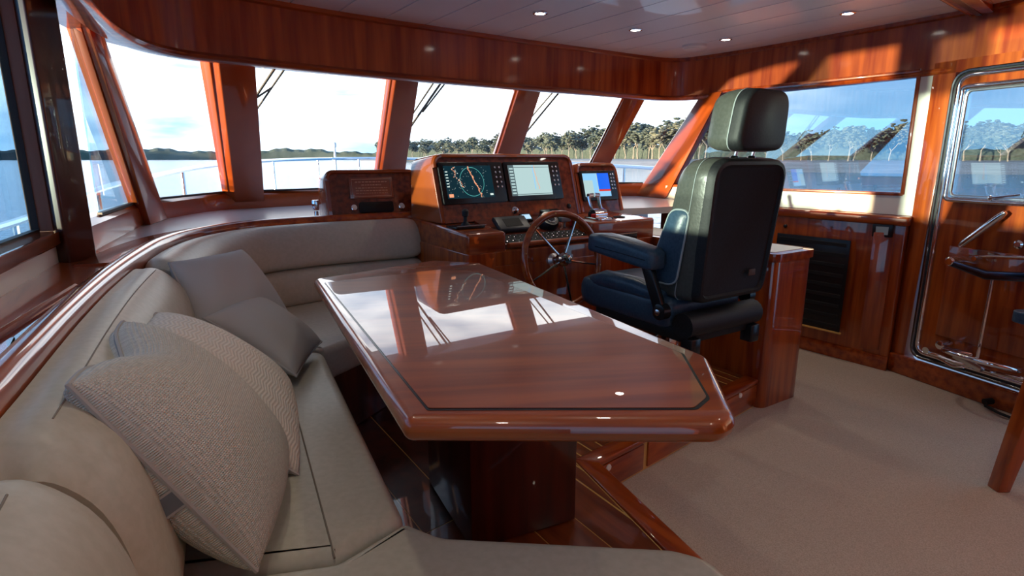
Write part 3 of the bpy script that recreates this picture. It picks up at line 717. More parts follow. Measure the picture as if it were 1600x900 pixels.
mb = MB(); mb.prism(roundpoly(shrink(inner, .008), ri, 5), ZTB-.010, ZTB); emit('top_panel', mb, wood_table, tbl, smooth=False)
mb = MB(); pc = Vector((.205, 1.66)); u1 = Vector((-.90, -.43)).normalized(); u2 = Vector((-.43, .90))
pedm = noisy('pedestal_wood', (.04, .006, .004), (.09, .012, .006), 4, .3, 0, 'Object', (5, 5, .4), coat=.7)
mb.prism([pc, pc+u1*.36, pc+u1*.36+u2*.42, pc+u2*.42], ZP, .83, .004); emit('pedestal', mb, pedm, tbl)

# ================================================================== HELM CONSOLE
c0 = Vector((-.22, 2.81))            # aft port corner of the console
con = thing('helm_console', 'varnished helm console with three screen pods and burl dashboard behind the wheel', 'console', (c0.x, c0.y, ZP))
def K(r, f, z): return bp(c0, r, f, z)
mb = MB()
W_ = 1.30
mb.hull8([K(0, 0, ZP), K(W_, 0, ZP), K(W_, .75, ZP), K(-.02, .72, ZP)], [K(0, 0, .84), K(W_, 0, .84), K(W_, .75, .84), K(-.02, .72, .84)], .012, 3)
emit('console_base', mb, wood_z, con)
# raised block at port, lower switch deck amidships
mb = MB(); mb.hull8([K(0, .0, .82), K(.23, .0, .82), K(.23, .72, .82), K(-.01, .72, .82)], [K(0, 0, .935), K(.23, .0, .935), K(.23, .72, .965), K(-.01, .72, .965)], .018, 4); emit('side_block', mb, wood_x, con)
mb = MB(); mb.hull8([K(.23, .012, .84), K(.80, .012, .84), K(.80, .34, .84), K(.23, .34, .84)], [K(.23, .012, .865), K(.80, .012, .865), K(.80, .34, .965), K(.23, .34, .965)], .004, 2); emit('dashboard', mb, burl, con)
mb = MB(); mb.tube([K(.24, .0, .862), K(.80, .0, .862)], .014, 10); emit('dash_edge', mb, wood_x, con)
mb = MB(); mb.hull8([K(.80, .0, .82), K(W_, .0, .82), K(W_, .75, .82), K(.80, .75, .82)], [K(.80, 0, .945), K(W_, .0, .945), K(W_, .75, .965), K(.80, .75, .965)], .014, 4); emit('side_block', mb, wood_x, con)
# pods
def pod(nm, A, B_, top, depth, rk, lab=None, r=.05, par=con, m=wood_m):
    # A,B_ lower aft corners; face rises to z top leaning forward by rk
    A = Vector((A[0], A[1], ZL-.01)); B_ = Vector((B_[0], B_[1], ZL-.01)); d = (B_-A).normalized(); wd = (B_-A).length
    f = Vector((-d.y, d.x, 0)); H = top-A.z
    face = roundpoly([(0, 0), (wd, 0), (wd, H), (0, H)], [0.0, 0.0, r, r], 8)
    def fp(x, y, out_=0): 
        n_ = (-f*1+Vector((0, 0, 1))*(rk/H)*1).normalized()
        return A+d*x+f*(rk*y/H)+Vector((0, 0, y))+n_*out_
    front = [fp(p.x, p.y) for p in face]; back = [fp(p.x, p.y*.94)+f*(depth*(1-.35*p.y/H)) for p in face]
    mb = MB(); mb.hull8(front, back, .010, 3); o = emit(nm, mb, m, par)
    WO[o.name] = Vector(par.location)
    inn_ = roundpoly([(.022, .0), (wd-.022, .0), (wd-.022, H-.022), (.022, H-.022)], [0, 0, r*.7, r*.7], 8)
    mb = MB(); mb.hull8([fp(p.x, p.y, -.012) for p in inn_], [fp(p.x, p.y, .0015) for p in inn_]); child('fascia', mb, burl, o, smooth=False)
    # bead around the face
    mb = MB(); mb.tube([fp(p.x, p.y, .002) for p in roundpoly([(.013, .0), (wd-.013, .0), (wd-.013, H-.013), (.013, H-.013)], [0, 0, r*.85, r*.85], 8)][1:] , .012, 8); child('bead', mb, m, o)
    return o, fp, wd, H
A1 = hz(529, 344, ZL).xy; B1 = hz(664, 339, ZL).xy
A1 = Vector((-1.03, 3.25)); B1 = Vector((-.545, 3.505))
pod1, f1, w1, h1 = pod('left_pod', A1, B1, 1.235, .30, .07, r=.055)
A2 = hz(690, 347, ZL).xy; B2 = hz(907, 331, ZL).xy
pod2, f2, w2, h2 = pod('centre_pod', A2, B2, 1.325, .36, .11, r=.075)
A3 = B2+lat*.03+fwd*.02; B3 = A3+lat*.36
pod3, f3, w3, h3 = pod('right_pod', A3, B3, 1.27, .32, .10, r=.06)
def panel(fp, x0, x1, y0, y1, o0, o1, bev=0, r=0, mb=None):
    mb = mb or MB(); pp = roundpoly([(x0, y0), (x1, y0), (x1, y1), (x0, y1)], r, 4) if r else [Vector(p) for p in ((x0, y0), (x1, y0), (x1, y1), (x0, y1))]
    return mb.hull8([fp(p.x, p.y, o0) for p in pp], [fp(p.x, p.y, o1) for p in pp], bev, 2)
def screenm(nm, c, s_): return mat(nm, (0, 0, 0), .12, emit_=c, es=s_)
sm_dark = screenm('radar_background', (.002, .016, .024), 1.0); sm_line = screenm('radar_echo', (.75, .30, .16), .9); sm_teal = screenm('radar_ring', (.10, .45, .42), .8)
sm_pale = screenm('chart_land', (.36, .50, .50), .9); sm_sea = screenm('chart_sea', (.22, .48, .75), .9); sm_txt = screenm('screen_text', (.55, .65, .6), .9); sm_blue = screenm('sounder_blue', (.01, .10, .62), 1.0); sm_red = screenm('sounder_bottom', (.5, .03, .02), 1.0); sm_grey = screenm('screen_menu', (.06, .09, .10), 1.0)
def display(fp, x0, x1, y0, y1, par, kind):
    mb = panel(fp, x0, x1, y0, y1, 0, .016, .004, .012); d = child('display', mb, black, par)
    wd = x1-x0; hh = y1-y0; sx0, sx1, sy0, sy1 = x0+wd*.07, x0+wd*.80, y0+hh*.13, y0+hh*.91
    def S(a, b): return sx0+(sx1-sx0)*a, sy0+(sy1-sy0)*b
    z0_ = .0164
    mb = panel(fp, sx0, sx1, sy0, sy1, .012, z0_); child('screen', mb, {'radar': sm_dark, 'chart': sm_pale, 'split': sm_pale}[kind], d, smooth=False)
    g = MB()
    def rect(a0, b0, a1, b1, mi, dz=.0003):
        g.mi = mi; p, q = S(a0, b0), S(a1, b1); g.poly([fp(p[0], p[1], z0_+dz), fp(q[0], p[1], z0_+dz), fp(q[0], q[1], z0_+dz), fp(p[0], q[1], z0_+dz)])
    rnd = random.Random(3)
    if kind == 'radar':
        g.mi = 2; asp = (sx1-sx0)/(sy1-sy0)
        for rad in (.44,):
            for k in range(40):
                a0_, a1_ = 2*pi*k/40, 2*pi*(k+1)/40
                def cc(a_, r_): p = S(.55+r_*cos(a_)/asp, .5+r_*sin(a_)); return fp(p[0], p[1], z0_+.0003)
                g.poly([cc(a0_, rad), cc(a1_, rad), cc(a1_, rad+.012), cc(a0_, rad+.012)])
        xx = .50
        for k in range(46):
            y_ = .98-k*.021; xx += rnd.uniform(-.008, .013); w_ = rnd.uniform(.01, .035)
            rect(xx, y_-.02, xx+w_, y_, 1, .0005)
        for k in range(40):
            a_ = rnd.gauss(.17+.004*k, .03); b_ = .95-k*.016; rect(a_, b_, a_+rnd.uniform(.005, .03), b_+.018, 1 if k % 3 else 3, .0006)
        for k in range(60):
            a_, b_ = rnd.random()*.9, rnd.random()*.95; rect(a_, b_, a_+.008, b_+.012, 3, .0007)
        for k in range(6): rect(.02, .35+.09*k, .07, .38+.09*k, 3, .0008)
        rect(.90, .06, .97, .12, 3, .0008); rect(.03, .04, .12, .14, 1, .0009)
    elif kind == 'chart':
        rect(0, 0, .13, 1, 5); 
        for k in range(9): rect(.02, .06+.1*k, .11, .11+.1*k, 6, .0006)
        xx = .62
        for k in range(40): 
            xx += rnd.uniform(-.006, .008); rect(xx, .97-k*.02, xx+.012, .99-k*.02, 1, .0006)
        rect(.13, .92, 1, .935, 5, .0006); rect(.13, .03, 1, .05, 5, .0006)
        rect(.58, .2, .60, 1, 4, .0004)
    else:
        rect(.0, .0, .52, 1, 4); rect(0, 0, .35, .7, 6, .0005); rect(.55, .30, 1, 1, 7, .0005); rect(.55, .22, 1, .30, 8, .0006); rect(.55, 0, 1, .22, 4, .0006)
    child('screen_graphics', g, [sm_pale, sm_line, sm_teal, sm_txt, sm_sea, sm_grey, sm_pale, sm_blue, sm_red], d, smooth=False, kind='stuff')
    b = MB()
    for k in range(5):
        for c in range(2): b.lathe([(.006, 0), (.006, .003), (.004, .004)], fp(x0+wd*(.87+.07*c), y0+hh*(.86-.12*k), .0155), (fp(0, 0, 1)-fp(0, 0, 0)), 10)
    child('display_buttons', b, steel, d, smooth=True)
    return d
display(f2, .028, .028+.425, h2-.275, h2-.05, pod2, 'radar')
display(f2, .462, .462+.425, h2-.275, h2-.05, pod2, 'chart')
display(f3, .02, .325, h3-.245, h3-.055, pod3, 'split')
# ignition knob under the screens
ax2 = (f2(0, 0, 1)-f2(0, 0, 0)).normalized()
mb = MB(); mb.lathe([(.022, 0), (.022, .006), (.013, .01), (.013, .022), (.006, .026)], f2(.50, .045, .0), ax2, 20); child('chrome_knob', mb, chrome, pod2)
mb = MB(); mb.lathe([(.016, 0), (.016, .008), (.01, .012)], f2(w2-.09, .05, 0), ax2, 16); child('push_button', mb, black, pod2)
# left pod: carved plaque, black recess, knobs
mb = panel(f1, .13, .385, .115, .235, 0, .010, .004); pq = child('wooden_plaque', mb, mat('copper_plaque', (.26, .075, .04), .3, coat=.8), pod1)
gold = mat('plaque_gold', (.62, .36, .24), .35, .2)
mb = MB(); pr = [(.145, .127), (.37, .127), (.37, .223), (.145, .223)]
mb.tube([f1(*p, .011) for p in pr], .0025, 6, closed=True)
rn = random.Random(5)
for row, (yy, xa, xb, hh_) in enumerate(((.205, .165, .35, .010), (.188, .20, .315, .009), (.172, .165, .35, .007), (.157, .165, .35, .007), (.143, .165, .35, .005))):
    x_ = xa
    while x_ < xb:
        l_ = rn.uniform(.006, .018); panel(f1, x_, min(x_+l_, xb), yy, yy+hh_*.6, .0095, .0115, 0, 0, mb); x_ += l_+.005
child('raised_plaque_relief', mb, gold, pq, smooth=False)
mb = panel(f1, .175, .375, .035, .095, 0, .014, .006, .012); child('black_vent_panel', mb, blackm, pod1)
for xk in (.145, .425):
    mb = MB(); mb.lathe([(.019, 0), (.019, .010), (.014, .013)], f1(xk, .065, .0), ax2, 16); kb_ = child('knob', mb, chrome, pod1)
    mb = MB(); mb.lathe([(.014, .012), (.014, .018), (.007, .020)], f1(xk, .065, .0), ax2, 14); child('knob_cap', mb, cream, kb_)
mb = MB(); mb.tube([f1(-.03, .0, -.10)+Vector((-.02, 0, .02)), f1(-.03, .05, -.10)+Vector((-.02, 0, .02))], .012, 10); mb.box(f1(-.03, .085, -.10)+Vector((-.02, 0, .02)), (.016, .018, .03), bev=.004); emit('chrome_socket', mb, chrome, con)
# dash instruments
def dsh(r, f): return K(r, f, .865+max(0, min(1, (f-.012)/.328))*.10)
dn_up = (K(0, -.10, 0)-K(0, 0, 0)).normalized()*.29+Vector((0, 0, .957)); dn_up.normalize()
# joystick on the port block
jb = K(.10, .20, .945)
mb = MB(); mb.box(jb+Vector((0, 0, .004)), (.085, .06, .006), BR, BF, bev=.004); js = emit('joystick', mb, black, con); WO[js.name] = Vector(con.location)
mb = MB(); mb.lathe([(.026, .008), (.022, .02), (.010, .03), (.010, .055), (.017, .06), (.018, .085), (.010, .095)], jb, (0, 0, 1), 16); child('stick', mb, rubber, js)
mb = MB(); mb.tube([jb+BR*.09+BF*(-.06)+Vector((0, 0, .012)), jb+BR*-.08+BF*(-.06)+Vector((0, 0, .012))], .003, 6); child('chrome_edge', mb, chrome, js)
# grey autopilot keypad
fk = (BF+Vector((0, 0, .75))).normalized(); nk = BR.cross(fk)
p = dsh(.38, .20); mb = MB(); mb.box(p+nk*.030, (.105, .055, .014), BR, fk, nk, bev=.010, seg=4); ap_ = emit('control_keypad', mb, mat('dark_grey_plastic', (.035, .037, .042), .35), con); WO[ap_.name] = Vector(con.location)
mb = MB(); mb.box(p+nk*.0445, (.055, .030, .001), BR, fk, nk); child('keypad_screen', mb, blackm, ap_)
# small lit display
p = dsh(.515, .245); fx = (BF+Vector((0, 0, .9))).normalized(); nx = BR.cross(fx)
mb = MB(); mb.box(p+Vector((0, 0, .03)), (.038, .028, .012), BR, fx, nx, bev=.006); sd1 = emit('small_display', mb, black, con); WO[sd1.name] = Vector(con.location)
mb = MB(); mb.box(p+Vector((0, 0, .03))+nx*.0125, (.026, .016, .001), BR, fx, nx); child('lit_screen', mb, screenm('small_lcd', (.35, .55, .75), .9), sd1)
# compass
p = dsh(.62, .19)
mb = MB(); mb.lathe([(.062, .0), (.064, .03), (.055, .045), (.052, .05)], p-dn_up*-.01, (dn_up-BF*.5).normalized(), 28); cm = emit('compass', mb, black, con); WO[cm.name] = Vector(con.location)
cax = (dn_up-BF*.5).normalized()
mb = MB(); mb.lathe([(.050, .048), (.046, .058), (.03, .066), (.005, .069)], p-dn_up*.005, cax, 24); child('compass_dome', mb, mat('dark_dome', (.01, .012, .016), .05, coat=1), cm)
mb = MB(); cx_ = cax.orthogonal().normalized(); cy_ = cax.cross(cx_)
for k in range(24):
    a_ = 2*pi*k/24; d_ = cx_*cos(a_)+cy_*sin(a_); t_ = cax.cross(d_); mb.box(p+cax*.0655+d_*.030, (.004 if k % 3 else .007, .0012, .0006), d_, t_, cax)
child('compass_marks', mb, white, cm)
# grey instruments hood and red/white lever heads beyond the wheel
p = dsh(.72, .27); mb = MB(); mb.box(p+Vector((0, 0, .03)), (.07, .04, .022), BR, (BF+Vector((0, 0, .3))).normalized(), bev=.012, seg=4); emit('instrument_hood', mb, black, con)
for i, (r_, f_, mm) in enumerate(((.73, .16, mat('grey_lever', (.25, .27, .28), .4)), (.785, .17, redm))):
    p = dsh(r_, f_); mb = MB(); mb.box(p+Vector((0, 0, .045)), (.036, .018, .015), BR, BF, bev=.007, seg=3); mb.tube([p, p+Vector((0, 0, .045))], .007, 8); emit('lever', mb, mm, con)['label'] = ['grey lever', 'red lever'][i]
# switch rows
mb = MB(); mb.hull8([K(.245, .018, .868), K(.79, .018, .868), K(.79, .12, .893), K(.245, .12, .893)], [K(.245, .018, .872), K(.79, .018, .872), K(.79, .12, .899), K(.245, .12, .899)]); swp = emit('switch_panel', mb, blackm, con, smooth=False); WO[swp.name] = Vector(con.location)
tg = []
for row in range(2):
    for k in range(15):
        p = K(.265+k*.036, .040+row*.045, .877+row*.012); mb = MB(); mb.lathe([(.008, 0), (.008, .003), (.0025, .004), (.0032, .016), (.001, .018)], p-Vector((0, 0, .003)), dn_up-BF*.3, 8); child('toggle_switch', mb, steel, swp)
# throttle levers
p = K(.93, .10, .945)
thr = MB(); thr.box(p+Vector((0, 0, .008)), (.05, .07, .010), BR, BF, bev=.008, seg=3); th = emit('throttle', thr, chrome, con); WO[th.name] = Vector(con.location)
mb = MB(); mb.tube([p-BR*.045+Vector((0, 0, .03)), p+BR*.045+Vector((0, 0, .03))], .036, 16); child('throttle_drum', mb, chrome, th)
for s in (-1, 1):
    mb = MB(); mb.tube([p+BR*.032*s+Vector((0, 0, .04)), p+BR*.036*s+BF*.03+Vector((0, 0, .09)), p+BR*.038*s+BF*.045+Vector((0, 0, .135))], [.011, .009, .011], 8); mb.tube([p+BR*.042*s+BF*.045+Vector((0, 0, .140)), p+BR*.006*s+BF*.045+Vector((0, 0, .143))], .013, 10); child('throttle_lever', mb, chrome, th)
# starboard end: stereo slots below the counter
for zz, hh_ in ((.845, .028), (.775, .022)):
    q = K(1.05, -.002, zz); mb = MB(); mb.box(q, (.10, .006, hh_), BR, BF, bev=.004); r_ = emit('radio_unit', mb, black, con); WO[r_.name] = Vector(con.location)
    mb = MB(); mb.box(q-BF*.007+Vector((0, 0, hh_*.8)), (.098, .002, .0025), BR, BF); mb.box(q-BF*.007-Vector((0, 0, hh_*.8)), (.098, .002, .0025), BR, BF); child('trim_line', mb, gold, r_)
# round cup holders on the counter
for r_ in (1.02, 1.12):
    mb = MB(); mb.lathe([(.035, 0), (.035, .006), (.028, .007), (.026, .003), (.005, .002)], K(r_, .12, .948), (0, 0, 1), 20); emit('cup_recess', mb, blackm, con)
# panel lines on the aft face
mb = MB(); slab([K(.16, 0, .25), K(.95, 0, .25), K(.95, 0, .76), K(.16, 0, .76)], -BF, -.002, .008, .004, 2, mb); emit('access_door', mb, wood_z, con)
# dash counter starboard of the console
mb = MB(); q_ = [K(W_-.02, .02, .1), K(W_+.40, .02, .1), K(W_+.25, .75, .1), K(W_-.02, .75, .1)]
# ------------------------------------------------------------------ wheel
wc = Vector((.262, 2.93, .79)); wax = (-BF+Vector((0, 0, .22))).normalized()
wh = thing('steering_wheel', 'varnished wooden wheel with five chrome spokes in front of the helm console', 'wheel', wc)
wx = BR.copy(); wy = wax.cross(wx).normalized(); wy = wy if wy.z > 0 else -wy
RW = .238
mb = MB(); mb.tube([wc+(wx*cos(2*pi*k/56)+wy*sin(2*pi*k/56))*RW for k in range(56)], .0175, 12, closed=True); emit('rim', mb, wood_x, wh)
for k in range(5):
    a_ = R(60)+2*pi*k/5; d_ = wx*cos(a_)+wy*sin(a_)
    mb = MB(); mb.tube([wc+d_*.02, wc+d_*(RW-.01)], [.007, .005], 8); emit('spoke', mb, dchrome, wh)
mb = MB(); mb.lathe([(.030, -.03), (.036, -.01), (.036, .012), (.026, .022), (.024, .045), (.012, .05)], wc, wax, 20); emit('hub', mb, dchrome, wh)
mb = MB(); mb.lathe([(.038, -.095), (.040, -.075), (.024, -.06), (.022, -.03)], wc, wax, 18); emit('wheel_shaft', mb, steel, wh)
for k in range(10):
    a_ = R(60)+2*pi*k/10; d_ = wx*cos(a_)+wy*sin(a_); mb = MB(); mb.lathe([(.004, .0), (.004, .0185), (.002, .0192)], wc+d_*RW, wax, 8); emit('rim_plug', mb, holly, wh)

# ================================================================== STORAGE BOX starboard of the chair
b0 = hz(1190, 634, 0).xy; b1 = hz(1256, 620, 0).xy
bl = hz(1188, 640, 0).xy; bwid = .345
bq = [bl, bl+lat*bwid, bl+lat*bwid+fwd*1.15, bl+fwd*1.15]
bx = thing('storage_box', 'tall rounded varnished cabinet with cream inset top beside the helm chair', 'cabinet', (bl.x+.1, bl.y+.2, 0))
mb = MB(); mb.prism(roundpoly(bq, [.05, .06, .01, .01], 6), 0, .80, .004, 2); emit('cabinet_body', mb, wood_z, bx)
bq2 = [bl-fwd*.012-lat*.012, bl+lat*(bwid+.012)-fwd*.012, bl+lat*(bwid+.012)+fwd*1.15, bl-lat*.012+fwd*1.15]
mb = MB(); mb.prism(roundpoly(bq2, [.055, .065, .01, .01], 6), .79, .832, .014, 4); emit('top_moulding', mb, wood_y, bx)
bq3 = [bl+lat*.03+fwd*.035, bl+lat*(bwid-.03)+fwd*.035, bl+lat*(bwid-.03)+fwd*1.1, bl+lat*.03+fwd*1.1]
mb = MB(); mb.prism(roundpoly(bq3, [.03, .03, .01, .01], 5), .83, .835, .001, 1); emit('top_inset', mb, cream, bx)

# ================================================================== STARBOARD CABINET (forward of the door)
cab = thing('side_cabinet', 'varnished cabinet with black instrument panel under the starboard window', 'cabinet', (WB.x-.1, WB.y, 0))
cA = sw(1150, 520); 
dirW = (WB-WA).normalized()
cd = .05
def cw(u, v): return hv(u, v, WA+wn_*cd, WB+wn_*cd)
mb = MB(); slab([pz(WA, .0), pz(WB-dirW*.005, 0), pz(WB-dirW*.005, .915), pz(WA, .915)], wn3, .002, cd, .012, 4, mb); emit('cabinet_body', mb, wood_z, cab)
mb = MB(); slab([pz(WA, .905), pz(WB+dirW*.005, .905), pz(WB+dirW*.005, ZL-.003), pz(WA, ZL-.003)], wn3, .002, cd+.022, .014, 4, mb); emit('top_moulding', mb, wood_y, cab)
pp4 = [cw(1217, 515), cw(1316, 520), cw(1338, 375), cw(1230, 362)]
zl_, zh_ = cw(1316, 517).z, cw(1335, 375).z
pL, pR_ = cw(1222, 400).xy, cw(1330, 420).xy
pL = pL-dirW*.02
mb = MB(); slab([pz(pL, zl_), pz(pR_, zl_), pz(pR_, zh_), pz(pL, zh_)], wn3, cd-.002, cd+.006, .002, 2, mb); bk = emit('instrument_panel', mb, black, cab); WO[bk.name] = Vector(cab.location)
ledr = mat('red_indicator', (.1, 0, 0), .3, emit_=(1, .03, .05), es=1.2)
mb = MB()
for cfrac, n_ in ((.30, 14), (.78, 22)):
    for k in range(n_):
        if (k*7) % 5 == 0: continue
        q = pL.lerp(pR_, cfrac); mb.box((q.x, q.y, zl_+.03+k*.017) , (.002, .002, .002)); 
for v in mb.bm.verts: v.co += wn3*.0065
child('indicator_lights', mb, ledr, bk, smooth=False)['kind'] = 'stuff'
mb = MB(); q = pR_.lerp(pL, .0)
for k in range(9):
    zz = zl_+(zh_-zl_)*(k+.5)/9; 
    slab([pz(pL+dirW*.02, zz-.012), pz(pR_-dirW*.02, zz-.012), pz(pR_-dirW*.02, zz+.012), pz(pL+dirW*.02, zz+.012)], wn3, cd+.0055, cd+.008, .001, 1, mb)
child('breaker_rows', mb, blackm, bk, smooth=False)
mb = MB(); slab([pz(pL-dirW*.02, zl_-.012), pz(pR_+dirW*.012, zl_-.012), pz(pR_+dirW*.012, zl_), pz(pL-dirW*.02, zl_)], wn3, cd-.002, cd+.012, .002, 2, mb); emit('panel_trim', mb, holly, cab)
mb = MB(); r0 = cw(1352, 500).xy
slab([pz(r0, .12), pz(WB-dirW*.06, .12), pz(WB-dirW*.06, .86), pz(r0, .86)], wn3, cd-.002, cd+.006, .004, 2, mb); emit('cabinet_door', mb, wood_z, cab)
mb = MB(); slab([pz(WA, .0), pz(WB, 0), pz(WB, .09), pz(WA, .09)], wn3, cd-.002, cd+.010, .004, 2, mb); emit('plinth', mb, wood_x, cab)
# keypad display on the cabinet
m0, m1, m2, m3 = cw(1365, 369), cw(1396, 371), cw(1399, 351), cw(1367, 349)
mb = MB(); slab([m0, m1, m2, m3], wn3, .0, .030, .004, 2, mb); kd = emit('wall_display', mb, black, None)
tag(kd, 'small black display unit at the top of the starboard cabinet', 'display')
cc_ = (m0+m1+m2+m3)/4
mb = MB(); slab([cc_+(x_-cc_)*.62 for x_ in (m0, m1, m2, m3)], wn3, .030, .0315, 0, 2, mb); child('screen', mb, mat('lcd_glass', (.35, .43, .44), .1, coat=1), kd)
mb = MB(); q = cw(1228, 353); mb.lathe([(.012, 0), (.012, .012), (.006, .016)], q, wn3, 14); emit('knob', mb, black, cab)

# ================================================================== DOOR
dd2 = (WC-WB).normalized(); d3 = Vector((dd2.x, dd2.y, 0))
dtl = sd_(1492, 126); dbl = sd_(1431, 545)
zdt, zdb = 1.735, sd_(1430, 548).z
xL = (sd_(1440, 450).xy-WB).dot(dd2)
def DP(x, z, o=0): q = WB+dd2*x; return Vector((q.x, q.y, z))+dn3*o
xR = xL+.72
door = thing('cabin_door', 'varnished side door with chrome framed window and chrome levers', 'door', DP(xL, 0)); door['kind'] = 'structure'
door.name = 'door_1'; WO['door_1'] = Vector(door.location)
op = roundpoly([(xL+.03, zdb), (xR, zdb), (xR, zdt), (xL+.03, zdt)], [.06, .06, .07, .07], 8)
gxl = (sd_(1487, 250).xy-WB).dot(dd2); gzb = sd_(1487, 312).z; gzt = 1.675
gop = roundpoly([(gxl, gzb), (xR-.10, gzb), (xR-.10, gzt), (gxl, gzt)], .03, 8)
mb = MB()   # leaf built as four slabs around the window
for (a, b, c, d) in ((xL+.03, gxl, zdb, zdt), (xR-.10, xR, zdb, zdt), (gxl, xR-.10, zdb, gzb), (gxl, xR-.10, gzt, zdt)):
    slab([DP(a, c), DP(b, c), DP(b, d), DP(a, d)], dn3, -.03, .0, 0, 2, mb)
emit('door_leaf', mb, wood_z, door, smooth=False)
mb = MB(); mb.tube([DP(p.x, p.y, .004) for p in op], .013, 10, closed=True); emit('chrome_seal_frame', mb, chrome, door)
op2 = roundpoly([(xL-.0, zdb-.03), (xR+.03, zdb-.03), (xR+.03, zdt+.025), (xL-.0, zdt+.025)], [.07, .07, .09, .09], 8)
mb = MB(); mb.tube([DP(p.x, p.y, .006) for p in op2], .010, 8, closed=True); emit('outer_steel_frame', mb, mat('dark_frame_steel', (.20, .20, .21), .2, 1), door)
op3 = roundpoly([(xL+.015, zdb-.015), (xR+.015, zdb-.015), (xR+.015, zdt+.012), (xL+.015, zdt+.012)], [.06, .06, .08, .08], 8)
mb = MB(); mb.tube([DP(p.x, p.y, .0) for p in op3], .012, 8, closed=True); emit('rubber_seal', mb, rubber, door)
mb = MB(); slab([DP(gxl, gzb), DP(xR-.10, gzb), DP(xR-.10, gzt), DP(gxl, gzt)], dn3, -.02, -.014, 0, 2, mb); emit('door_glass', mb, g_stbd, door, smooth=False)
mb = MB(); mb.tube([DP(p.x, p.y, .004) for p in gop], .014, 10, closed=True); emit('window_ring', mb, chrome, door)
gop2 = roundpoly([(gxl+.022, gzb+.02), (xR-.122, gzb+.02), (xR-.122, gzt-.02), (gxl+.022, gzt-.02)], .03, 8)
mb = MB(); mb.tube([DP(p.x, p.y, -.004) for p in gop2], .009, 8, closed=True); emit('window_ring', mb, steel, door)
# recessed lower panels
def dpx(u, v, o=0): return sd_(u, v)+dn3*o
mb = MB(); slab([DP(xL+.12, .30), DP(xR-.08, .30), DP(xR-.08, .82), DP(xL+.12, .82)], dn3, -.001, .006, .004, 2, mb); emit('door_panel', mb, wood_z, door)
# slanted grab handle
a_, b_ = dpx(1508, 384, .045), dpx(1580, 331, .045)
mb = MB(); mb.tube([a_, a_.lerp(b_, .1), a_.lerp(b_, .9), b_], [.010, .018, .018, .012], 12); hn = emit('grab_handle', mb, chrome, door); WO[hn.name] = Vector(door.location)
mb = MB()
for t_ in (.3, .8): mb.tube([a_.lerp(b_, t_), a_.lerp(b_, t_)-dn3*.045], .009, 8)
child('handle_foot', mb, steel, hn)
mb = MB(); mb.lathe([(.022, 0), (.022, .006), (.013, .012), (.012, .016)], dpx(1592, 382), dn3, 18); emit('round_lock', mb, chrome, door)
# window catch
a_ = dpx(1552, 309, .012); mb = MB(); mb.lathe([(.012, 0), (.012, .014), (.006, .018)], a_, dn3, 14); mb.tube([a_+dn3*.014, dpx(1600, 304, .026)], .005, 8); emit('window_catch', mb, chrome, door)
# latch gear: pivoting arm, slim rod and lower ring
lg = thing('latch_gear', 'chrome lever arm joined by a slim rod to a ring at the door foot', 'latch', DP(xL+.3, zdb, .02))
a_ = dpx(1502, 407, .07); b_ = dpx(1560, 425, .075); c_ = dpx(1625, 428, .08)
mb = MB(); mb.hull8([a_+Vector((0, 0, -.024)), b_+Vector((0, 0, -.034)), c_+Vector((0, 0, -.034)), c_+Vector((0, 0, .014)), b_+Vector((0, 0, .012)), a_+Vector((0, 0, .010))], [x_+dn3*.03 for x_ in (a_+Vector((0, 0, -.024)), b_+Vector((0, 0, -.034)), c_+Vector((0, 0, -.034)), c_+Vector((0, 0, .014)), b_+Vector((0, 0, .012)), a_+Vector((0, 0, .010)))], .006); emit('lever_arm', mb, mat('dark_chrome', (.10, .11, .16), .2, 1), lg)
mb = MB(); mb.lathe([(.024, -.07), (.026, 0), (.026, .025), (.018, .035)], a_, dn3, 18); emit('pivot_boss', mb, chrome, lg)
mb = MB(); mb.tube([dpx(1525, 400, .05), dpx(1560, 399, .06), dpx(1640, 402, .06)], .006, 8); mb.lathe([(.012, -.03), (.012, .02)], dpx(1535, 403, .05), dn3, 12); emit('upper_rod', mb, chrome, lg)
r0, r1 = dpx(1568, 432, .085), dpx(1543, 560, .085)
mb = MB(); mb.tube([r0, r1], .009, 10); emit('connecting_rod', mb, chrome, lg)
rc = dpx(1553, 558, .10); rx = d3; 
mb = MB(); mb.tube([rc+d3*cos(a)*.17+(dn3*.55+Vector((0, 0, .12))).normalized()*sin(a)*.15 for a in [2*pi*k/36 for k in range(36)]], .014, 10, closed=True); emit('lower_ring', mb, chrome, lg)
mb = MB(); q0, q1 = dpx(1503, 552, .06), dpx(1555, 573, .10); dv = (q1-q0).normalized(); mb.box((q0+q1)/2, ((q1-q0).length/2, .02, .018), dv, dn3, dv.cross(dn3).normalized(), bev=.006); emit('lower_block', mb, steel, lg)
mb = MB(); mb.lathe([(.026, -.05), (.028, 0), (.024, .02), (.012, .024)], dpx(1483, 537, .06), dn3, 18); mb.lathe([(.02, -.05), (.02, .02)], dpx(1455, 546, .03), dn3, 14); emit('roller', mb, chrome, lg)
mb = MB(); mb.tube([dpx(1455, 549, .03), dpx(1500, 563, .05), dpx(1560, 580, .05), dpx(1620, 592, .05)], .010, 8); mb.tube([dpx(1470, 558, .03), dpx(1500, 571, .05), dpx(1515, 572, .05)], .008, 8); emit('lower_track', mb, chrome, lg)
# sill board
mb = MB(); slab([pz(WB, 0), pz(WC+(WC-WB)*1.0, 0), pz(WC+(WC-WB)*1.0, zdb-.045), pz(WB, zdb-.045)], dn3, -.06, .03, .008, 3, mb)
o = emit('baseboard_right', mb, wood_x, kind='structure'); o['label'] = 'varnished raised sill under the door'

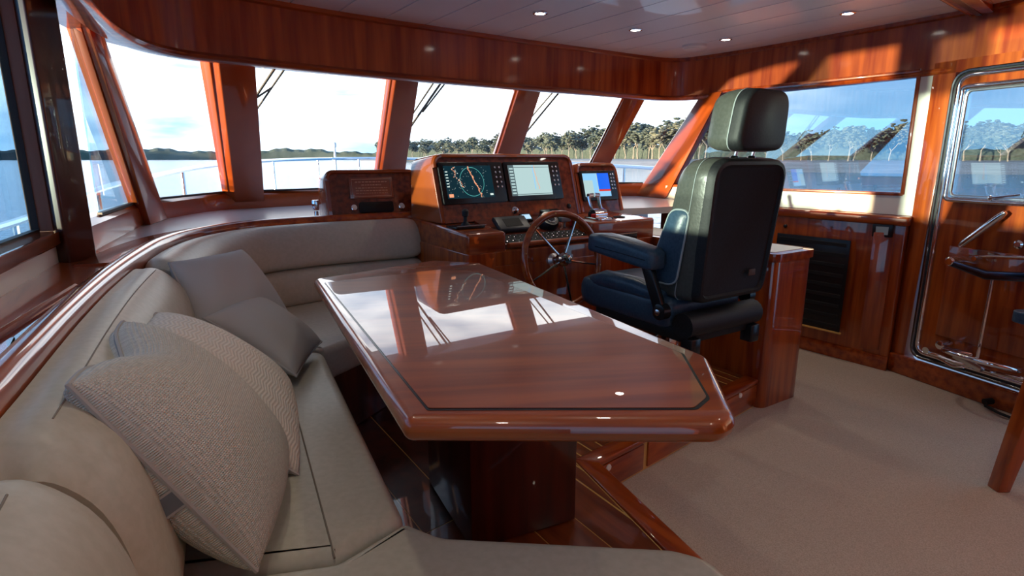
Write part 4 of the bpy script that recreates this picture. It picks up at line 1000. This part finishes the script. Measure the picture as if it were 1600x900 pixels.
# ================================================================== HELM CHAIR
cc = Vector((.935, 2.37)); chf = BF.copy()
ped = cc+Vector((BF.x, BF.y))*.33
ch = thing('helm_chair', 'navy leather helm chair with headrest and folding armrests behind the wheel', 'chair', (ped.x, ped.y, ZP), YAW)
def cl_(name, mb, m, par=ch): return emit(name, mb, m, par, local=True, ang=50)
# local: x starboard, y forward, z up from platform; back aft face at y=-.33
y0 = -.33; hb = .74-ZP
rk = .05
def bk3(x, z, y): return Vector((x, y0+(y*(1+.45*max(0, min(1, 1-(z-hb)/.5))) if y > .03 else y)-rk*(z-hb)/.56*1.0, z))
def backoutline(w0, w1, z0, z1, r0, r1, n=8): return roundpoly([(-w0, z0), (w0, z0), (w1, z1), (-w1, z1)], [r0, r0, r1, r1], n)
ol = backoutline(.215, .235, hb-.02, 1.295-ZP, .05, .085)
def loft(mb, rings, cap0=True, cap1=True):
    V = [[mb.bm.verts.new(p) for p in r] for r in rings]; n = len(V[0]); fs = []
    for A, B_ in zip(V, V[1:]):
        for k in range(n): fs.append(mb.bm.faces.new((A[k], A[(k+1) % n], B_[(k+1) % n], B_[k])))
    if cap0: fs.append(mb.bm.faces.new(V[0][::-1]))
    if cap1: fs.append(mb.bm.faces.new(V[-1]))
    bmesh.ops.recalc_face_normals(mb.bm, faces=fs); mb._mark(fs)
def scaled(ol, s, c=None):
    c = c or sum((Vector(p) for p in ol), Vector((0, 0)))/len(ol); return [c+(Vector(p)-c)*s for p in ol]
mb = MB(); loft(mb, [[bk3(p.x, p.y, y) for p in scaled(ol, s)] for y, s in ((.012, .90), (.0, .93), (.002, .975), (.015, 1.0), (.035, 1.01))]); 
cl_('back_shell', mb, backshell)
mb = MB(); loft(mb, [[bk3(p.x, p.y, y) for p in scaled(ol, s)] for y, s in ((.03, 1.0), (.04, 1.018), (.10, 1.025), (.15, 1.0), (.18, .94), (.19, .85), (.185, .6))]); cl_('backrest', mb, chairgrey)
mb = MB(); mb.tube([bk3(p.x, p.y, .085) for p in scaled(ol, 1.027)], .0018, 6, closed=True); cl_('side_seam', mb, thread)
# wings of the backrest, low at each side
for s in (-1, 1):
    wo = roundpoly([(hb+.04, .08), (hb+.36, .08), (hb+.36, .17), (hb+.04, .20)], .04, 5)
    mb = MB(); loft(mb, [[bk3(x_, p.x, p.y) for p in scaled(wo, k_)] for x_, k_ in ((s*.165, .9), (s*.175, 1), (s*.232, 1), (s*.240, .92))]); wg = cl_('side_wing', mb, navy)
    mb = MB(); mb.tube([bk3(s*.234, p.x, p.y) for p in scaled(wo, .985)], .0045, 6, closed=True); emit('wing_piping', mb, thread, wg, local=True)
# badge
mb = MB(); mb.box(bk3(.10, hb+.085, -.003), (.022, .002, .013), bev=.001)
bd = cl_('badge', mb, mat('badge_bronze', (.08, .05, .035), .5))
bd['label'] = 'small embossed badge low on the chair back'
# headrest
hr_ol = roundpoly([(-.160, 1.328-ZP), (.148, 1.328-ZP), (.128, 1.557-ZP), (-.140, 1.557-ZP)], [.055, .055, .08, .08], 8)
mb = MB(); loft(mb, [[bk3(p.x, p.y, y) for p in scaled(hr_ol, s)] for y, s in ((-.024, .90), (-.020, .955), (-.010, .99), (.01, 1.0), (.03, 1.0))]); cl_('headrest_back', mb, backshell)
mb = MB(); loft(mb, [[bk3(p.x, p.y, y) for p in scaled(hr_ol, s)] for y, s in ((.028, 1.0), (.06, 1.02), (.10, .99), (.135, .90), (.15, .75))]); cl_('headrest', mb, chairgrey)
mb = MB(); mb.tube([bk3(p.x, p.y, .029) for p in scaled(hr_ol, 1.008)], .0028, 6, closed=True); cl_('headrest_seam', mb, thread)
for s in (-1, 1):
    mb = MB(); mb.tube([bk3(s*.055, 1.26-ZP, .06), bk3(s*.055, 1.37-ZP, .05)], .0065, 10); cl_('headrest_post', mb, chrome)
    mb = MB(); mb.lathe([(.018, 0), (.016, .008), (.009, .012)], bk3(s*.055, 1.298-ZP, .06), (0, 0, 1), 14); cl_('post_collar', mb, chrome)
# seat
sz = .72-ZP
mb = MB(); so2 = roundpoly([(-.245, y0+.12), (.245, y0+.12), (.24, y0+.76), (-.24, y0+.76)], [.06, .06, .10, .10], 7)
def sring(s, z): return [Vector((p.x, p.y, z)) for p in scaled(so2, s)]
loft(mb, [sring(.90, sz-.14), sring(.98, sz-.12), sring(1.0, sz-.08), sring(1.0, sz-.04), sring(.97, sz-.012), sring(.90, sz), sring(.7, sz-.006)]); cl_('seat', mb, navy)
for s in (-1, 1):
    mb = MB(); mb.tube([(s*.205, y0+.18, sz-.01), (s*.21, y0+.35, sz+.012), (s*.21, y0+.55, sz+.012), (s*.19, y0+.66, sz-.02)], [.035, .045, .045, .035], 14); cl_('seat_bolster', mb, navy)
mb = MB(); mb.prism([(-.22, y0+.04), (.22, y0+.04), (.22, y0+.62), (-.22, y0+.62)], sz-.18, sz-.12, .012, 2); cl_('seat_pan', mb, blackm)
mb = MB(); mb.tube([(-.235, y0+.06, sz-.10), (.235, y0+.06, sz-.10)], .055, 16); cl_('hinge_roll', mb, backshell)
for s in (-1, 1): mb = MB(); mb.box((s*.20, y0+.04, sz-.19), (.03, .03, .04), bev=.006); cl_('slide_bracket', mb, black)
# armrests
for s in (-1, 1):
    x_ = s*.285
    mb = MB(); n_ = 12; pts_ = []
    ring = roundpoly([(-.052, -.050), (.052, -.050), (.052, .040), (-.052, .040)], [.025, .025, .034, .034], 5)
    rr = []
    for (yy, zz, k) in ((y0+.155, sz+.17, .45), (y0+.165, sz+.172, .85), (y0+.19, sz+.176, 1.0), (y0+.34, sz+.195, 1.1), (y0+.48, sz+.205, 1.05), (y0+.555, sz+.203, .9), (y0+.58, sz+.20, .45)):
        rr.append([Vector((x_+p.x*k, yy, zz+p.y*k)) for p in ring])
    loft(mb, rr); ar = cl_('armrest', mb, navy)
    mb = MB(); mb.tube([(x_-.0522, y0+.19, sz+.168), (x_-.0575, y0+.34, sz+.180), (x_-.0545, y0+.50, sz+.188)], .0016, 5); emit('arm_seam', mb, blackm, ar, local=True)
    mb = MB(); mb.hull8([(x_-.014, y0+.10, sz-.06), (x_+.014, y0+.10, sz-.06), (x_+.014, y0+.16, sz-.06), (x_-.014, y0+.16, sz-.06)], [(x_-.014, y0+.20, sz+.15), (x_+.014, y0+.20, sz+.15), (x_+.014, y0+.26, sz+.15), (x_-.014, y0+.26, sz+.15)], .006, 2); cl_('arm_bracket', mb, black)
    mb = MB(); mb.lathe([(.034, -.02), (.034, .02), (.02, .026)], (x_, y0+.13, sz-.045), (s, 0, 0), 18); cl_('arm_pivot', mb, black)
    mb = MB(); mb.lathe([(.014, .02), (.014, .030), (.006, .034)], (x_, y0+.13, sz-.045), (s, 0, 0), 12); cl_('pivot_bolt', mb, steel)
# pedestal
mb = MB(); mb.lathe([(.16, 0), (.16, .012), (.09, .03), (.055, .06), (.05, sz-.22), (.10, sz-.20), (.14, sz-.18)], (0, 0, 0), (0, 0, 1), 24); cl_('pedestal', mb, chrome)
mb = MB(); mb.tube([(-.12, .02, .10), (-.16, .16, .10), (0, .26, .10), (.16, .16, .10), (.12, .02, .10)], .011, 10); cl_('footrest', mb, chrome)
mb = MB(); mb.tube([(-.14, .1, sz-.2), (-.26, .18, sz-.215)], .006, 8); mb.lathe([(.012, 0), (.015, .02), (.01, .04)], (-.26, .18, sz-.225), (-.8, .5, 0), 10); mb.tube([(-.12, -.05, sz-.2), (-.25, -.08, sz-.23)], .006, 8); cl_('adjust_lever', mb, steel)

# ================================================================== stool leg + strap at lower right
lt, lb = pt(1602, 590, 2.05), hz(1566, 768, 0)
ld = thing('wooden_stool', 'varnished wooden stool leg at the right edge of the carpet', 'stool', (lb.x, lb.y, 0))
a_ = hz(1561, 766, 0); up_ = hv(1612, 560, (a_.x-1, a_.y), (a_.x+1, a_.y))
mb = MB(); mb.hull8([a_+Vector(p) for p in ((-.022, -.02, 0), (.028, -.02, 0), (.028, .035, 0), (-.022, .035, 0))], [Vector((a_.x+.10, a_.y, .62))+Vector(p) for p in ((-.03, -.03, 0), (.04, -.03, 0), (.04, .05, 0), (-.03, .05, 0))], .005, 2); emit('leg', mb, wood_z, ld)
mb = MB(); mb.hull8([a_+Vector(p) for p in ((.40, -.02, 0), (.45, -.02, 0), (.45, .035, 0), (.40, .035, 0))], [Vector((a_.x+.33, a_.y, .62))+Vector(p) for p in ((.0, -.03, 0), (.07, -.03, 0), (.07, .05, 0), (.0, .05, 0))], .005, 2); emit('leg', mb, wood_z, ld)
mb = MB(); mb.box((a_.x+.215, a_.y+.005, .16), (.19, .012, .025), bev=.004); emit('stretcher', mb, wood_x, ld)
mb = MB(); mb.prism(roundpoly([(a_.x+.26, a_.y-.06), (a_.x+.50, a_.y-.06), (a_.x+.50, a_.y+.35), (a_.x+.20, a_.y+.35)], .05), .61, .66, .015, 3); emit('seat', mb, navy, ld)
mb = MB(); s0 = [hz(1538, 628, .03), hz(1556, 626, .035), hz(1590, 634, .035), hz(1598, 650, .03)]; mb.tube(s0, .018, 8); mb.tube([hz(1540, 634, .015), hz(1560, 645, .02), hz(1585, 655, .012)], .008, 8)
st = emit('strap', mb, blackm); tag(st, 'black strap lying on the carpet at the door sill', 'strap')

# ================================================================== CEILING FITTINGS
names = ['ceiling downlight farthest left, above the twin screens', 'ceiling downlight second from the left', 'ceiling downlight beside the round smoke alarm', 'ceiling downlight over the starboard window']
for i, (u, v) in enumerate(((844, 20), (993, 46), (1134, 61), (1325, 20))):
    p = hz(u, v, ZC-.002)
    d = thing('downlight', 'small round bright '+names[i], 'light', p, 0, 'ceiling downlights')
    mb = MB(); mb.lathe([(.030, .0), (.041, -.002), (.041, -.005), (.029, -.007), (.028, -.003)], p, (0, 0, 1), 24); emit('bezel', mb, chrome, d)
    mb = MB(); mb.lathe([(.027, -.001), (.027, -.005), (.010, -.0055)], p, (0, 0, 1), 20); emit('lens', mb, lampm, d)
    lt_ = bpy.data.lights.new('downlight_spot', 'SPOT'); lt_.energy = 5.5; lt_.spot_size = R(120); lt_.spot_blend = .8; lt_.color = (1, .90, .74); lt_.shadow_soft_size = .027
    lo = bpy.data.objects.new('downlight_spot', lt_); C.objects.link(lo); lo.parent = d; lo.location = (0, 0, -.02)
# the row of downlights carries on aft over the saloon, behind the viewer
for (x, y) in ((.35, 1.35), (1.5, 1.3), (-.45, 1.25), (.9, .2), (2.2, .4), (-.1, .2)):
    lt_ = bpy.data.lights.new('downlight_spot', 'SPOT'); lt_.energy = 4.5; lt_.spot_size = R(120); lt_.spot_blend = .8; lt_.color = (1, .90, .74); lt_.shadow_soft_size = .027
    d = thing('downlight', 'small round ceiling downlight outside the picture overhead', 'light', (x, y, ZC-.002), 0, 'saloon downlights overhead')
    mb = MB(); mb.lathe([(.030, .0), (.041, -.002), (.041, -.005), (.029, -.007), (.028, -.003)], (x, y, ZC-.002), (0, 0, 1), 24); emit('bezel', mb, chrome, d)
    mb = MB(); mb.lathe([(.027, -.001), (.027, -.005), (.010, -.0055)], (x, y, ZC-.002), (0, 0, 1), 20); emit('lens', mb, lampm, d)
    lo = bpy.data.objects.new('downlight_spot', lt_); C.objects.link(lo); lo.parent = d; lo.location = (0, 0, -.02)
p = hz(1085, 71, ZC-.002)
mb = MB(); mb.lathe([(.085, 0), (.085, -.012), (.080, -.018), (.070, -.020), (.068, -.026), (.03, -.030)], p, (0, 0, 1), 32); sa = emit('smoke_alarm', mb, white); tag(sa, 'round white smoke alarm on the ceiling at the header corner', 'alarm')
# wooden trim beam at upper right
z_ = ZC-.04
bm0, bm1 = hz(1420, -30, z_), hz(1552, 46, z_)
bm2, bm3 = hz(1575, 40, z_), hz(1500, -30, z_)
mb = MB(); mb.prism([bm0.xy, bm1.xy, bm2.xy+(bm2.xy-bm3.xy)*.1, bm3.xy], z_, ZC+.005, .006, 2)
o = emit('trim_12', mb, wood_y, kind='structure'); o['label'] = 'varnished beam framing the overhead hatch'
mb = MB(); a_, b_ = bm0.lerp(bm3, .25), bm1.lerp(bm2, .25); c_, d_ = bm1.lerp(bm2, .55), bm0.lerp(bm3, .45)
mb.prism([a_.xy, b_.xy, c_.xy, d_.xy], z_-.003, z_+.002); child('dark_channel', mb, darkwood, o, smooth=False)
mb = MB(); mb.tube([bm0+Vector((0, 0, .004)), bm1+Vector((0, 0, .004))], .008, 8); child('bright_bead', mb, wood_y, o)

# ================================================================== OUTSIDE
ZW = -1.35
def wavem():
    m = mat('sea_water', (.015, .22, .40), .10, spec=.30); t = m.node_tree; b = t.nodes['Principled BSDF']
    tc = t.nodes.new('ShaderNodeTexCoord'); mp = t.nodes.new('ShaderNodeMapping'); mp.inputs['Scale'].default_value = (.6, 1.3, 1); mp.inputs['Rotation'].default_value = (0, 0, R(25)); t.links.new(tc.outputs['Object'], mp.inputs[0])
    n1_ = t.nodes.new('ShaderNodeTexNoise'); n1_.inputs['Scale'].default_value = 1.1; n1_.inputs['Detail'].default_value = 5; t.links.new(mp.outputs[0], n1_.inputs[0])
    bn = t.nodes.new('ShaderNodeBump'); bn.inputs['Strength'].default_value = .35; bn.inputs['Distance'].default_value = .25; t.links.new(n1_.outputs[0], bn.inputs['Height']); t.links.new(bn.outputs[0], b.inputs['Normal'])
    return m
mb = MB(); mb.poly([(-3500, -3500, ZW), (3500, -3500, ZW), (3500, 3500, ZW), (-3500, 3500, ZW)]); o = emit('sea', mb, wavem(), kind='structure', smooth=False); o['label'] = 'calm blue sea'
# shore: sand strip along the starboard bow
def polar(u, r): a = math.atan2((u-800)/F, 1.02); return Vector((sin(a)*r, cos(a)*r))
sand = noisy('sand', (.42, .38, .33), (.55, .50, .44), .12, .9, .0)
near_s = [polar(560, 700), polar(760, 400), polar(930, 200), polar(1050, 135), polar(1250, 125), polar(1500, 125), polar(1900, 130), polar(2600, 160)]
far_s = [polar(560, 1500), polar(760, 1200), polar(930, 900), polar(1050, 800), polar(1250, 700), polar(1500, 700), polar(1900, 700), polar(2600, 700)]
mb = MB()
mid_s = [n_.lerp(f_, .10 if i > 2 else .05) for i, (n_, f_) in enumerate(zip(near_s, far_s))]
for i in range(len(near_s)-1):
    mb.poly([pz(near_s[i], ZW-.02), pz(near_s[i+1], ZW-.02), pz(mid_s[i+1], ZW+1.6), pz(mid_s[i], ZW+1.6)])
    mb.poly([pz(mid_s[i], ZW+1.6), pz(mid_s[i+1], ZW+1.6), pz(far_s[i+1], ZW+5), pz(far_s[i], ZW+5)])
o = emit('sandy_shore', mb, sand, kind='structure'); o['label'] = 'pale sandy shore below the trees'
# trees
bark = noisy('pale_bark', (.26, .24, .21), (.40, .37, .33), 3, .9)
leafs = [noisy('gum_leaves_a', (.065, .095, .080), (.16, .19, .15), 1.2, .8), noisy('gum_leaves_b', (.035, .060, .055), (.085, .115, .10), 1.2, .8), noisy('gum_leaves_c', (.11, .13, .10), (.23, .24, .18), 1.2, .8)]  # natural gum grey-green, with distance haze put in as paler, bluer colour
def tree_mesh(seed, h):
    rn = random.Random(seed); t = MB(); crown = MB(); tips = []
    def branch(p, d, l, r, dep):
        q = p+d*l; mid = p.lerp(q, .5)+Vector((rn.uniform(-1, 1), rn.uniform(-1, 1), 0))*l*.06
        t.tube([p, mid, q], [r, r*.8, r*.6], 6)
        if dep == 0: tips.append(q); return
        for k in range(rn.choice((2, 3))):
            a = rn.uniform(0, 2*pi); nd = (d+Vector((cos(a), sin(a), rn.uniform(.0, .5)))*rn.uniform(.45, .8)).normalized(); branch(q, nd, l*rn.uniform(.62, .8), r*.58, dep-1)
        if dep < 3: tips.append(q)
    branch(Vector((0, 0, -.5)), Vector((rn.uniform(-.08, .08), rn.uniform(-.08, .08), 1)).normalized(), h*.30, h*.018, 3)
    for tp_ in tips:
        for k in range(9):
            c = tp_+Vector((rn.gauss(0, .065), rn.gauss(0, .065), rn.gauss(.01, .05)))*h
            r = h*rn.uniform(.018, .042); b = bmesh.new(); bmesh.ops.create_icosphere(b, subdivisions=1, radius=1)
            for v in b.verts:
                f_ = 1+rn.uniform(-.34, .34); v.co = Vector((v.co.x*r*1.25*f_, v.co.y*r*1.25*f_, v.co.z*r*.75*f_))+c
            mp_ = {v: crown.bm.verts.new(v.co) for v in b.verts}
            for f in b.faces: crown.bm.faces.new([mp_[v] for v in f.verts])
            b.free()
    return t, crown
protos = []
for s_ in range(4):
    tm, cm_ = tree_mesh(20+s_, 14)
    m1_ = bpy.data.meshes.new('trunk'); tm.bm.to_mesh(m1_); tm.bm.free(); m1_.materials.append(bark)
    m2_ = bpy.data.meshes.new('crown'); cm_.bm.to_mesh(m2_); cm_.bm.free(); m2_.materials.append(leafs[s_ % 3])
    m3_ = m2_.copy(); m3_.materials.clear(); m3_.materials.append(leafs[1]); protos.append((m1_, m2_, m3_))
def add_tree(u, r, h, k, label, group, dark=False):
    p = polar(u, r); zz = ZW+1.2+max(0, (r-200)*.004)
    t = thing('gum_tree', label, 'tree', (p.x, p.y, zz), random.uniform(0, 6.28), group); t.scale = (h/14*random.uniform(1.0, 1.35),)*2+(h/14,)
    a = bpy.data.objects.new('trunk', protos[k][0]); C.objects.link(a); a.parent = t
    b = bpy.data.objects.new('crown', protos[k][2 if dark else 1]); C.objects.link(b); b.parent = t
rn = random.Random(11)
import itertools
for i in range(44):
    f_ = i/43; u = 600+f_*500; r = 560-f_*300+rn.uniform(0, 25)
    add_tree(u+rn.uniform(-6, 6), r, 14+rn.uniform(-3, 5)+f_*7.0, rn.randrange(4), 'grey-green gum tree in the front row of the wooded shore beyond the windscreen', 'front row shore trees')
for i in range(44):
    f_ = i/43; u = 600+f_*520; r = 610-f_*300+rn.uniform(0, 30)
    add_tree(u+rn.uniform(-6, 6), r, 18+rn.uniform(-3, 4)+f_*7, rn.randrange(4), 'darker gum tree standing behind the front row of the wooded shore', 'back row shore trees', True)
for i in range(20):
    u = 1195+i*24+rn.uniform(-8, 8)
    add_tree(u, 205+rn.uniform(0, 20), 11+rn.uniform(-2, 3), rn.randrange(4), 'gum tree with pale trunk on the beach beyond the starboard window', 'trees beyond the starboard window')
for i in range(22):
    u = 1185+i*23+rn.uniform(-8, 8)
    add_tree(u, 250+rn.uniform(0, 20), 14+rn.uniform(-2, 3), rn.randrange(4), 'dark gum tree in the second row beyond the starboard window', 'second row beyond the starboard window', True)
# undergrowth
mb = MB()
for (u0, u1, r0, r1, hh_) in ((590, 1130, 585, 285, 13), (1130, 1900, 240, 240, 11)):
    prev = None
    for k in range(161):
        f_ = k/160; p = polar(u0+(u1-u0)*f_, r0+(r1-r0)*f_); hgt = hh_*(.85+.12*sin(k*.57)+.08*sin(k*1.3))
        cur = (pz(p, ZW+1), pz(p*1.004, ZW+1+hgt*.8), pz(p*1.02, ZW+1+hgt), pz(p*1.05, ZW+1))
        if prev:
            for a, b in ((0, 1), (1, 2), (2, 3)): mb.poly([prev[a], cur[a], cur[b], prev[b]])
        prev = cur
o = emit('shore_bushes', mb, leafs[1], kind='stuff'); tag(o, 'dark bushes filling the shore behind the tree trunks', 'bushes', kind='stuff')
# far tree line to port
mb = MB(); prev = None
for k in range(421):
    f_ = k/420; u = -1500+f_*2200; a = R(-95)+f_*R(88); r = 1500-f_*450
    p = Vector((sin(a)*r, cos(a)*r)); hgt = 16+3*sin(k*.11)+1.6*sin(k*.43+1)+.8*sin(k*1.3)
    cur = (pz(p, ZW), pz(p*1.002, ZW+hgt*.75), pz(p*1.008, ZW+hgt), pz(p*1.05, ZW))
    if prev:
        for a_, b_ in ((0, 1), (1, 2), (2, 3)): mb.poly([prev[a_], cur[a_], cur[b_], prev[b_]])
    prev = cur
o = emit('distant_tree_line', mb, noisy('far_trees', (.06, .09, .07), (.12, .15, .12), .05, .9)); tag(o, 'low dark wooded coastline far off to port', 'woodland', kind='stuff')
# foredeck and bow
def D3(f, s, z): return Vector((-.55, 4.9, 0))+BF*f+BR*s+Vector((0, 0, z))
inner_d = [(-.6, -.9), (-1.62, 1.70), (-1.98, 2.55), (-2.12, 3.2), (-2.10, 3.9), (-1.82, 4.2), (-1.25, 4.72), (-.3, 5.2), (.6, 5.45), (1.45, 5.45), (1.6, 5.0)]
outer_d = [(2.1, 5.05), (1.9, 6.0), (1.1, 7.0), (0, 7.9), (-1.2, 8.6), (-2.1, 8.8), (-2.55, 8.3), (-2.8, 7.0), (-2.72, 5.2), (-2.6, 4.2), (-2.5, 3.2), (-2.30, 2.4), (-1.9, 1.4), (-.95, -.9)]
pl = inner_d+outer_d
mb = MB()
from mathutils.geometry import tessellate_polygon
tri = tessellate_polygon([[Vector((p[0], p[1], 0)) for p in pl]])
vt = [mb.bm.verts.new((p[0], p[1], .12+.02*max(0, p[1]-3))) for p in pl]; vb_ = [mb.bm.verts.new((p[0], p[1], -1.3)) for p in pl]
for t3 in tri: mb.bm.faces.new([vt[i] for i in t3])
for i in range(len(pl)): j = (i+1) % len(pl); mb.bm.faces.new((vt[i], vt[j], vb_[j], vb_[i]))
bmesh.ops.recalc_face_normals(mb.bm, faces=mb.bm.faces)
o = emit('foredeck', mb, hullw, smooth=False); tag(o, 'white foredeck of the yacht beyond the windscreen', 'deck')
mb = MB()
mb.hull8([D3(.6, -1.1, .10), D3(.6, 1.1, .10), D3(2.6, .6, .15), D3(2.6, -.6, .15)], [D3(.9, -.9, .62), D3(.9, .9, .62), D3(2.3, .45, .55), D3(2.3, -.45, .55)], .05, 3)
o = emit('coachroof', mb, hullw); tag(o, 'white raised coachroof on the foredeck', 'deck')
# rails
railm = mat('rail_steel', (.75, .80, .85), .15, 1)
br = thing('bow_rail', 'polished steel bow rail running round the foredeck', 'railing', (-2.6, 4.3, .14))
def rz(f_): return 1.00+.05*max(f_, -1)
top = [(-1.45, .2, .92), (-2.0, 1.5, .95), (-2.3, 2.6, 1.0), (-2.38, 2.95, 1.04), (-2.46, 3.55, 1.13), (-2.58, 4.3, 1.18), (-2.70, 5.2, 1.23), (-2.78, 6.6, 1.27), (-2.6, 7.9, 1.29), (-2.1, 8.55, 1.30), (-1.2, 8.3, 1.29), (0, 7.6, 1.27), (1.1, 6.7, 1.22), (1.8, 5.8, 1.18)]
tops = smoothpath(top, 6)
mb = MB(); mb.tube(tops, .019, 8); emit('top_tube', mb, railm, br)
mb = MB(); mb.tube([Vector((p.x, p.y, p.z-.40)) for p in tops[6:-6]], .012, 8); emit('lower_tube', mb, railm, br)
for i in range(3, len(tops)-3, 5):
    p = tops[i]; mb = MB(); mb.tube([p, Vector((p.x, p.y, .13))], .014, 8); emit('stanchion', mb, railm, br)
# windlass and cleats near the bow
mb = MB(); mb.lathe([(.16, 0), (.16, .10), (.09, .14), (.07, .30), (.12, .34), (.12, .40), (.05, .42)], (-2.05, 7.6, .20), (0, 0, 1), 20); mb.box((-1.8, 7.4, .34), (.16, .12, .14), BR, BF, bev=.03)
wl_ = emit('windlass', mb, chrome); tag(wl_, 'chrome anchor windlass on the foredeck', 'windlass')
mb = MB(); mb.tube([(-2.5, 8.35, .2), (-2.5, 8.35, 1.46)], .016, 8); mb.lathe([(.028, 0), (.028, .06), (.01, .07)], (-2.5, 8.35, 1.45), (0, 0, 1), 10); fs_ = emit('jack_staff', mb, white); tag(fs_, 'short white staff standing at the bow', 'staff')
# side deck to port and stanchion block seen in the port window
# wipers: arms hang from above each front pane
def onpane(i0, i1, u, v, off):
    (b0_, t0_), (b1_, t1_) = E[i0], E[i1]; n_ = (b1_-b0_).cross(t0_-b0_).normalized(); d = ray(u, v); o0 = Vector((0, 0, CH)); n_ = n_ if n_.dot(b0_-o0) > 0 else -n_
    t = n_.dot(b0_-o0)/n_.dot(d); return o0+d*t+n_*off
for (i0, i1, segs, lab) in ((4, 5, [((455, 104), (390, 196)), ((438, 105), (398, 163)), ((398, 163), (428, 142))], 'black twin-arm wiper hanging outside the port windscreen pane'),
                           (6, 7, [((687, 124), (645, 185)), ((697, 127), (643, 203)), ((703, 129), (662, 180))], 'black twin-arm wiper hanging outside the second windscreen pane'),
                           (8, 9, [((868, 146), (829, 190)), ((877, 147), (824, 210))], 'black twin-arm wiper hanging outside the third windscreen pane')):
    base = onpane(i0, i1, *segs[0][0], .03); wp = thing('windscreen_wiper', lab, 'wiper', base)
    for j, (a, b) in enumerate(segs):
        p_, q_ = onpane(i0, i1, *a, .035), onpane(i0, i1, *b, .03); p_ = p_ if j == 2 and i0 == 4 else p_+(p_-q_)*.08
        mb = MB(); mb.tube([p_, q_], .006 if j != 1 else .008, 6); emit('wiper_arm' if j != 1 else 'wiper_blade', mb, blackm, wp)
